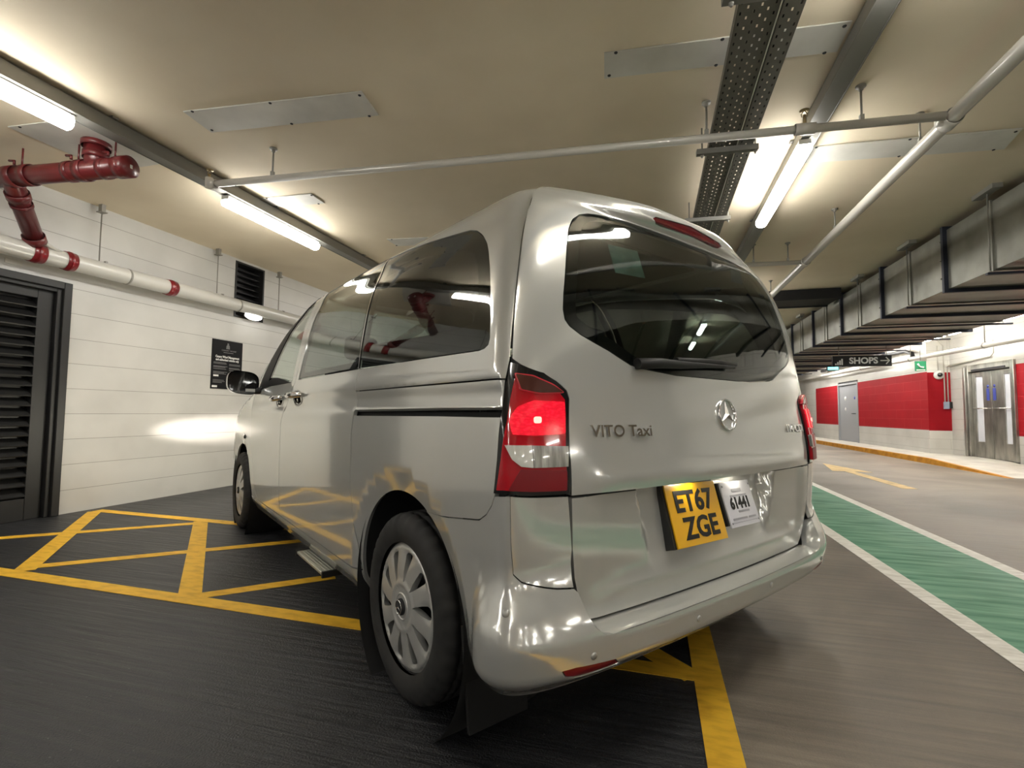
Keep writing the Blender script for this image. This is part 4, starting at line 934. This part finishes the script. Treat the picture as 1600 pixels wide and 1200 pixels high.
sheet('ceiling_sheet',[(-.26,2.78),(1.035,2.89),(1.035,3.12),(-.28,3.0)],'white ceiling sheet crossed by the perforated cable tray')
sheet('ceiling_sheet',[(-3.74,3.88),(-3.18,3.92),(-3.19,4.14),(-3.73,4.10)],'small white ceiling sheet beside the lit batten over the bay')
sheet('ceiling_sheet',[(-4.64,2.37),(-3.87,2.44),(-3.87,3.10),(-4.62,3.08)],'square pale ceiling sheet behind the red pipe')
sheet('ceiling_sheet',[(1.17,4.22),(2.60,4.33),(2.66,4.64),(1.19,4.48)],'pale ceiling sheet right of the lit batten, behind the sprinkler main')
sheet('ceiling_sheet',[(-3.12,5.23),(-2.60,5.30),(-2.60,5.55),(-3.12,5.48)],'small pale ceiling sheet just above the roof line of the van')
# ------------------------------------------------------------------ cable trays
def tray(name,x0,x1,label,z=2.99):
    r=empty(name,((x0+x1)/2,4,z)); tag(r,label,'cable tray'); h=(x1-x0)/2; y0,y1=-12,20
    # perforated deck: real slots over the stretch in view, plain beyond
    mb=MB(); cols=max(3,int(round((x1-x0)/.032))); cw=2*h/cols; pitch=.068; sl=.022
    mb.box((-h,y0-4,0),(h,-3.2,.003)); mb.box((-h,4.6,0),(h,y1-4,.003))
    ya=-3.2; rows=int(7.8/pitch)
    for c in range(cols):
        xa=-h+c*cw; xb=xa+cw; m0=xa+cw*.35; m1=xa+cw*.63
        mb.add([(xa,ya,0),(m0,ya,0),(m0,ya+rows*pitch,0),(xa,ya+rows*pitch,0)],[(3,2,1,0)]); mb.add([(m1,ya,0),(xb,ya,0),(xb,ya+rows*pitch,0),(m1,ya+rows*pitch,0)],[(3,2,1,0)])
        o=(c%2)*pitch/2
        for k in range(rows):
            s0=ya+k*pitch+o*.999; mb.add([(m0,s0,0),(m1,s0,0),(m1,s0+pitch-sl,0),(m0,s0+pitch-sl,0)],[(3,2,1,0)])
        if o: mb.add([(m0,ya,0),(m1,ya,0),(m1,ya+o-sl*0-.0,0),(m0,ya+o,0)],[(3,2,1,0)])
    dk=mb.build('tray_deck',M['tray'],r); so=dk.modifiers.new('thickness','SOLIDIFY'); so.thickness=.0022; so.offset=-1
    mb=MB(); mb.box((-h-.002,y0-4,0),(-h+.001,y1-4,.052)); mb.box((h-.001,y0-4,0),(h+.002,y1-4,.052)); mb.box((-h-.002,y0-4,.049),(-h+.012,y1-4,.052)); mb.box((h-.012,y0-4,.049),(h+.002,y1-4,.052)); mb.build('tray_flange',M['tray'],r)
    if h>.08: MB().box((h+.0025,y0-4,-.004),(h+.0085,y1-4,.012)).build('lip_highlight',M['alu'],r)  # bright strip added to draw the highlight along the flange lip
    mb=MB(); random.seed(5)
    nc=max(2,int(2*h/.048))
    for i in range(nc):
        xx=-h+.022+i*(2*h-.044)/(nc-1); mb.tube([(xx+random.uniform(-.004,.004),y,.0165) for y in range(int(y0)-4,int(y1)-4,3)],.0125,8)
    mb.build('cables',M['black'],r); return r
tray('cable_tray',.405,.591,'wide perforated cable tray hung under the ceiling')
tray('cable_tray',.609,.704,'narrow perforated cable tray beside the wide one')
def hanger(y,label,sk=.03):
    r=empty('tray_hanger',(.53,y,2.955)); tag(r,label,'bracket')
    MB().box((-.21,-.021,-.010),(.21,.021,.030)).build('crossbar',M['track'],r,.002).rotation_euler=(0,0,.07)
    MB().tube([(-.17,-.01,-.03),(-.17,-.01,HC-2.9555)],.006,8).build('rod',M['rod'],r); MB().tube([(.19,.013,-.035),(.19,.013,HC-2.9555)],.006,8).build('rod',M['rod'],r)
    mb=MB(); mb.lathe([(0,0),(.012,0),(.012,.01),(0,.01)],(-.17,-.01,-.022),(0,0,1),6).lathe([(0,0),(.012,0),(.012,.01),(0,.01)],(.19,.013,-.022),(0,0,1),6); mb.build('nuts',M['rod'],r)
hanger(3.755,'hanger bracket carrying the cable trays, right under the sprinkler branch pipe'); hanger(5.08,'hanger bracket carrying the cable trays, just above the van roof'); hanger(2.36,'hanger bracket carrying the cable trays, at the top edge of the picture')
# ------------------------------------------------------------------ sprinkler pipes
ZP=2.90
def rods(par,pts,zb,r=.007):
    """threaded hanger rods with a ceiling plate and a clip round the pipe"""
    for x,y,rp in pts:
        mb=MB(); mb.tube([(x,y,zb+rp),(x,y,HC-.0005)],r,8); mb.lathe([(0,-.001),(.030,-.001),(.030,-.010),(.014,-.013),(.014,-.03),(0,-.03)],(x,y,HC),(0,0,1),14); mb.box((x-.012,y-.012,zb+rp-.01),(x+.012,y+.012,zb+rp+.03)); o=mb.build('hanger_rod',M['rod'],par)
def ring(mb,c,ax,r,L): mb.lathe([(r-.004,-L/2),(r,-L/2),(r,L/2),(r-.004,L/2)],c,ax,24)
def onmain(y): return 1.785
mp=empty('sprinkler_main',(0,0,0)); tag(mp,'thick pale sprinkler main running from the top right corner to behind the van','pipe')
MB().tube([(1.86,-12,ZP),(1.80,3.4,ZP),(1.755,20,ZP)],.043,24).build('pipe',M['pipe_grey'],mp)
mb=MB()
for y in (3.60,6.60): ring(mb,(1.80 if y<5 else 1.79,y,ZP),(0,1,0),.053,.10); 
mb.lathe([(.0,-.07),(.036,-.07),(.036,.0)],(1.80,3.60,ZP),(1,0,0),20)
mb.build('coupling',M['pipe_grey'],mp); rods(mp,[(1.798,3.95,.043),(1.795,5.6,.043),(1.79,8.4,.043)],ZP)
br=empty('sprinkler_branch',(0,0,0)); tag(br,'thin pale sprinkler branch pipe crossing above the van roof','pipe')
def by(x): return 3.105+(x+3.50)*(.445/5.29)
MB().tube([(-3.52,by(-3.52),ZP),(-1.,by(-1.),ZP-.004),(1.745,by(1.745),ZP)],.027,18).build('pipe',M['pipe_grey'],br)
mb=MB(); mb.tube([(-3.52,by(-3.52),ZP-.03),(-3.52,by(-3.52),ZP+.055)],.030,18); ring(mb,(.96,by(.96),ZP),(1,.084,0),.036,.12); ring(mb,(-3.48,by(-3.48),ZP),(1,.084,0),.034,.06); mb.build('fitting',M['pipe_grey'],br)
rods(br,[(-2.93,by(-2.93),.027),(.36,by(.36),.027),(1.29,by(1.29),.027)],ZP)
sh=MB(); 
for x,dz in ((.96,1),(-3.52,1)):
    y=by(x); sh.tube([(x,y,ZP+.03),(x,y,ZP+.09)],.010,10).lathe([(0,.10),(.026,.098),(.030,.104),(0,.108)],(x,y,ZP+.02),(0,0,1),16).tube([(x-.016,y,ZP+.08),(x-.018,y,ZP+.10),(x,y,ZP+.125)],.003,6).tube([(x+.016,y,ZP+.08),(x+.018,y,ZP+.10),(x,y,ZP+.125)],.003,6)
sh.build('sprinkler_head',M['brass'],br)
b2=empty('sprinkler_branch',(0,0,0)); tag(b2,'far sprinkler branch pipe meeting the main beyond the van roof corner','pipe')
MB().tube([(-3.4,6.15,ZP),(1.75,6.60,ZP)],.027,16).build('pipe',M['pipe_grey'],b2); rods(b2,[(1.21,6.55,.027),(1.60,6.585,.027),(-2,6.27,.027)],ZP)
# ------------------------------------------------------------------ wall pipe and red drain
wp=empty('wall_pipe',(0,0,0)); tag(wp,'fat off white pipe with red bands along the white wall','pipe')
WX,WZ=-5.42,2.455
MB().tube([(WX,-17,WZ),(WX,3.0,WZ),(WX,26,WZ+.05)],.082,28).build('pipe',M['pipe_white'],wp)
for y,L in ((3.03,.10),(3.29,.085),(4.33,.10),(6.9,.10)):
    mb=MB(); ring(mb,(WX,y,WZ),(0,1,0),.089,L); ring(mb,(WX,y,WZ),(0,1,0),.094,L*.3); mb.build('red_band',M['band_red'],wp)
for y in (3.84,5.3): mb=MB(); ring(mb,(WX,y,WZ),(0,1,0),.0865,.02); mb.build('pipe_joint',M['rod'],wp)
for y in (3.60,5.02,6.12,8.0,1.8):
    mb=MB(); mb.tube([(WX-.06,y,WZ+.06),(WX-.06,y,HC-.0005)],.006,8); mb.box((WX-.085,y-.02,HC-.075),(WX-.035,y+.02,HC-.0005)); mb.box((WX-.10,y-.03,HC-.085),(WX-.02,y+.03,HC-.075)); mb.tube([(WX+.02,y,WZ+.084),(WX+.055,y,WZ+.080)],.010,8); mb.build('hanger_rod',M['rod'],wp)
mb=MB(); mb.tube([(-5.30,2.98,2.555),(-5.385,3.22,2.50)],.016,10); mb.tube([(-5.36,3.02,2.53),(-5.42,3.20,2.53)],.012,10); mb.build('tie_bracket',M['pipe_white'],wp)
rd=empty('red_drain_pipe',(0,0,0)); tag(rd,'dark red cast iron drain pipe dropping from the ceiling to the wall pipe','pipe')
ZR=2.925; A=Vector((-3.93,2.745,ZR)); B=Vector((-5.42,2.56,ZR-.01)); d=(B-A).normalized()
MB().tube([A,B],.074,28).build('pipe',M['pipe_red'],rd)
for s,L,r in ((.05,.07,.083),(.20,.05,.080),(.40,.07,.084),(.52,.05,.081),(.92,.07,.084),(1.07,.09,.086)): mb=MB(); ring(mb,A+d*s,tuple(d),r,L); mb.build('collar',M['pipe_red'],rd)
mb=MB(); mb.lathe([(0,-.030),(.055,-.030),(.060,-.024),(.083,-.022),(.083,.03)],A,tuple(d),28); mb.build('end_cap',M['pipe_red'],rd)
mb=MB(); mb.box((-.014,-.010,-.014),(.0,.010,.014)); o=mb.build('cap_nut',M['pipe_white'],rd); o.location=A-d*.031
C=A+d*.30; mb=MB(); pts=[]
mb.tube([C,C+Vector((0,0,.10)),C+Vector((-.006,-.002,HC-ZR-.001))],[.070,.074,.076],28); ring(mb,C+Vector((0,0,.11)),(0,0,1),.086,.05); ring(mb,C+Vector((0,0,HC-ZR-.026)),(0,0,1),.098,.05)
mb.build('ceiling_drop',M['pipe_red'],rd)
for s in (.12,.46,1.0):
    p=A+d*s; mb=MB()
    for q in (Vector((0,.05,.072)),Vector((0,-.05,.072))): mb.tube([p+q,p+q+Vector((0,0,.03)),p+q+d*.05+Vector((0,0,.035))],.010,8)
    mb.tube([p+Vector((0,0,.08)),Vector((p.x,p.y,HC-.0005))],.007,8)
    mb.build('clamp_lug',M['pipe_red'],rd)
E0=A+d*1.10; E1=Vector((WX+.045,3.0,WZ+.085)); dd=(E1-E0).normalized()
MB().tube([E0,E0+dd*.05,E1],.070,26).build('sloping_branch',M['pipe_red'],rd)
for p,r,L in ((E0+dd*.17,.083,.06),(E0+dd*.26,.079,.03),(E1-dd*.04,.083,.07)): mb=MB(); ring(mb,p,tuple(dd),r,L); mb.build('branch_collar',M['pipe_red'],rd)
# ------------------------------------------------------------------ the big duct
DX0,DX1,DZ0,DZ1=3.05,4.76,2.41,3.05
du=empty('air_duct',(DX0,6,DZ0)); tag(du,'large galvanised rectangular air duct hung under the ceiling over the road','air duct')
ys=[6.27+1.5*k for k in range(-8,11)]
MB().box((0,ys[0]-6,0),(DX1-DX0,ys[-1]-6,DZ1-DZ0)).build('duct_body',M['galv'],du)
def hoop(y,wd,pr): 
    mb=MB(); W_=DX1-DX0;H_=DZ1-DZ0; y-=6
    mb.box((-pr,y-wd,-pr),(0,y+wd,H_+pr)).box((W_,y-wd,-pr),(W_+pr,y+wd,H_+pr)).box((0,y-wd,-pr),(W_,y+wd,0)).box((0,y-wd,H_),(W_,y+wd,H_+pr)); return mb
for y in ys[1:-1]: hoop(y,.020,.040).build('flange',M['flange'],du)
for y in ys[:-1]: hoop(y+.75,.009,.016).build('stiffener',M['galv'],du)
mb=MB()
for y in ys[2:-1]:
    for z in (.12,.32,.52): mb.lathe([(0,.0),(.010,.0),(.010,.018),(0,.018)],(-.041,y-6+.02,z),(0,1,0),6)
mb.build('flange_bolts',M['rod'],du)
for y in ys[3:-1]:
    mb=MB(); mb.tube([(-.06,y-6+.70,-.02),(-.06,y-6+.70,HC-DZ0-.0005)],.007,8); mb.box((-.10,y-6+.55,HC-DZ0-.042),(-.02,y-6+.85,HC-DZ0-.0005)); mb.build('hanger_rod',M['rod'],du)
for y in ys[3:-1]: MB().box((-.09,y-6+.68,-.062),(DX1-DX0+.09,y-6+.72,-.042)).build('support_rail',M['flange'],du)
ct=tag(MB().box((1.90,9.15,2.99),(2.98,9.75,3.12)).box((1.90,9.10,2.97),(2.98,9.15,3.14)).box((1.90,9.75,2.97),(2.98,9.80,3.14)).box((2.1,9.3,3.12),(2.14,9.34,HC-.0005)).box((2.6,9.5,3.12),(2.64,9.54,HC-.0005)).build('cross_duct',M['steel_dark']),'dark flat duct crossing under the ceiling behind the van towards the big duct','air duct')
# ------------------------------------------------------------------ right hand wall furniture
d2=empty('door_2',(6.75,20.29,.12)); struct(d2)
box('door_leaf',(.03,-.86,.005),(.08,.86,2.02),M['greydoor'],d2,.004)
f=MB(); f.box((-.02,-.94,0),(.14,-.86,2.10)).box((-.02,.86,0),(.14,.94,2.10)).box((-.02,-.86,2.03),(.14,.86,2.10)); f.build('door_frame',M['greydoor'],d2,.006)
MB().box((.0,-.86,2.10),(.15,.86,2.16)).build('door_head_gap',M['steel_dark'],d2)
MB().tube([(.03,-.60,1.0),(-.04,-.60,1.0),(-.04,-.45,1.0)],.012,10).build('door_handle',M['steel_dark'],d2)
mb=MB(); mb.lathe([(0,.012),(.07,.010),(.075,0)],(.03,.30,1.55),(-1,0,0),20).lathe([(0,.012),(.06,.010),(.065,0)],(.03,.30,1.16),(-1,0,0),20); mb.build('door_disc',M['white_ink'],d2)
MB().lathe([(0,.012),(.05,.010),(.055,0)],(.03,-.55,1.55),(-1,0,0),20).build('door_disc',M['blue'],d2)
d3=empty('door_3',(7.24,13.43,.12)); struct(d3)
f=MB()
for a,b in (((-.05,.70,0),(.14,.84,2.14)),((-.05,-.83,0),(.14,-.72,2.14)),((-.05,-.72,1.98),(.14,.70,2.14)),((-.09,.76,0),(-.05,.84,2.10))): f.box(a,b)
f.build('door_frame',M['doorsteel'],d3,.008)
for y0 in (-.71,.0):
    lf=MB(); y1=y0+.695; gy0,gy1=(y0+.05,y0+.30) if y0<-.3 else (y1-.40,y1-.13)
    lf.box((.02,y0,.0),(.07,gy0,1.96)).box((.02,gy1,0),(.07,y1,1.96)).box((.02,gy0,0),(.07,gy1,.36)).box((.02,gy0,1.86),(.07,gy1,1.96)); L=lf.build('door_leaf',M['doorsteel'],d3,.003)
    MB().box((.04,gy0,.36),(.05,gy1,1.86)).build('vision_panel',mat('frosted_vision_panel',(.62,.64,.70),.3),L)
MB().tube([(.02,-.60,1.12),(-.02,-.60,1.12),(-.02,-.12,1.12),(.02,-.12,1.12)],.014,10).tube([(.02,.12,1.12),(-.02,.12,1.12),(-.02,.60,1.12),(.02,.60,1.12)],.014,10).build('push_bar',M['chrome'],d3)
MB().box((-.02,-.60,1.985),(-.0,-.03,2.03)).box((-.02,.10,1.985),(0,.55,2.03)).box((-.06,-.6,1.985),(-.05,.55,2.03)).build('door_closer',M['steel_dark'],d3)
for y in (-.10,.12): 
    mb=MB(); mb.lathe([(0,.004),(.036,.004),(.036,0)],(.02,y,1.62),(-1,0,0),16); mb.box((.014,y-.045,1.30),(.02,y+.045,1.57)); mb.build('pictogram',M['blue'],d3)
def wallpipe(name,pts,r,m,label):
    return tag(MB().tube(pts,r,16).build(name,m),label,'pipe')
wpz=empty('service_pipe',(0,0,0)); tag(wpz,'long pale pipe running along the top of the red and white wall','pipe')
MB().tube([(6.52,4.3,2.40),(6.52,14.2,2.53),(6.50,26,2.66)],.055,18).build('pipe',M['pipe_white'],wpz)
for y in (12.2,15.2,18.3,21.6):
    z=2.53+(y-14.2)*.0115; mb=MB(); mb.tube([(6.52,y,z+.05),(6.52,y,HC-.0005)],.010,8); ring(mb,(6.52,y,z),(0,1,0),.066,.05); mb.build('hanger_rod',M['rod'],wpz)
dk=MB(); dk.tube([(6.60,22.5,2.83),(6.60,16.4,2.83),(6.62,15.7,2.81),(6.64,15.4,2.72),(6.64,15.35,2.60)],.05,14); tag(dk.build('elbow_pipe',M['steel_dark']),'thin dark pipe with an elbow under the ceiling left of the dome camera','pipe')
cd=empty('conduit',(0,0,0)); tag(cd,'grey conduits running down the red wall to the switch box','conduit')
MB().tube([(7.10,14.915,1.42),(7.10,14.915,2.85),(6.98,14.915,3.0)],.014,10).build('conduit_tube',M['pipe_grey'],cd); MB().tube([(7.17,14.915,1.42),(7.17,14.915,2.30),(7.20,14.85,2.34),(7.20,13.3,2.40),(7.20,13.2,2.46),(7.20,13.2,2.75)],.014,10).build('conduit_tube',M['pipe_grey'],cd)
swb=empty('switch_box',(7.13,14.935,1.33)); tag(swb,'small pale blue switch box on the red wall by the steel doors','switch box')
MB().box((-.06,-.07,-.09),(.04,0,.09)).build('box',M['switch'],swb,.006); MB().box((.05,-.06,-.07),(.11,0,.09)).build('isolator',M['black'],swb,.004)
dc=empty('dome_camera',(6.98,14.890,2.10)); tag(dc,'white dome security camera at the top of the red wall corner','security camera')
MB().lathe([(0,.0),(.10,.0),(.11,.02),(.11,.05),(.085,.075),(0,.085)],(0,.043,.0),(0,-1,0),28).build('dome_base',M['cam_white'],dc)
mb=MB(); mb.lathe([(.055,0),(.05,.035),(.03,.055),(0,.062)],(.0,-.045,0),(0,-1,0),24); mb.build('dome_lens',M['black_gloss'],dc)
MB().tube([(0,.03,.10),(0,.03,.75)],.012,8).build('cable_tube',M['pipe_grey'],dc)
es=empty('exit_sign',(6.28,14.18,2.27)); tag(es,'small green emergency exit sign with white figure above the red wall','sign')
MB().box((-.115,-.015,-.12),(.115,.015,.12)).build('sign_panel',M['sign_green'],es,.003); MB().tube([(0,0,.13),(0,0,HC-2.27-.0005)],.007,8).build('sign_rod',M['rod'],es)
mb=MB(); mb.tube([(-.06,-.017,.06),(-.035,-.017,.005),(.0,-.017,-.025),(.06,-.017,-.035)],[.020,.016,.016,.020],10); mb.box((-.09,-.0165,-.105),(.09,-.0152,-.085)); mb.build('symbol',M['white_ink'],es)
ss=empty('hanging_sign',(3.93,11.0,2.11)); tag(ss,'black hanging sign with white lettering and an arrow pointing right, under the duct','sign')
MB().box((-.52,-.03,-.105),(.475,.03,.105)).build('sign_panel',M['black'],ss,.004)
sm=lambda x,z:frame(Vector((x,-.031,z)),(1,0,0),(0,0,1))
text('sign_lettering','SHOPS',.165,M['white_ink'],ss,sm(.005,.0),.98,'CENTER',.006)
mb=MB(); mb.box((.285,-.032,-.010),(.43,-.0305,.010)); mb.add([(.37,-.0315,.060),(.385,-.0315,.073),(.445,-.0315,.0),(.42,-.0315,.0)],[(0,1,2,3)]); mb.add([(.37,-.0315,-.060),(.385,-.0315,-.073),(.445,-.0315,.0),(.42,-.0315,.0)],[(3,2,1,0)]); mb.build('arrow',M['white_ink'],ss)
mb=MB(); 
for i in range(4): mb.box((-.48+i*.036,-.032,-.075),(-.452+i*.036,-.0305,-.075+.03+i*.03))
mb.build('pictogram',M['white_ink'],ss)
mb=MB(); mb.tube([(-.40,0,.10),(-.40,0,DZ0-2.11)],.006,8).tube([(.40,0,.10),(.40,0,DZ0-2.11)],.006,8); mb.build('sign_rod',M['rod'],ss)
cs=empty('lit_sign',(4.94,15.9,2.43)); tag(cs,'small cyan lit sign hanging to the left of the black shop sign','sign')
MB().box((-.15,-.03,-.10),(.15,.03,.10)).build('sign_case',M['steel_dark'],cs); MB().box((-.13,-.035,-.085),(.13,-.0305,.085)).build('sign_face',M['cyan'],cs); MB().tube([(0,0,.10),(0,0,HC-2.43-.0005)],.008,8).build('sign_rod',M['rod'],cs)
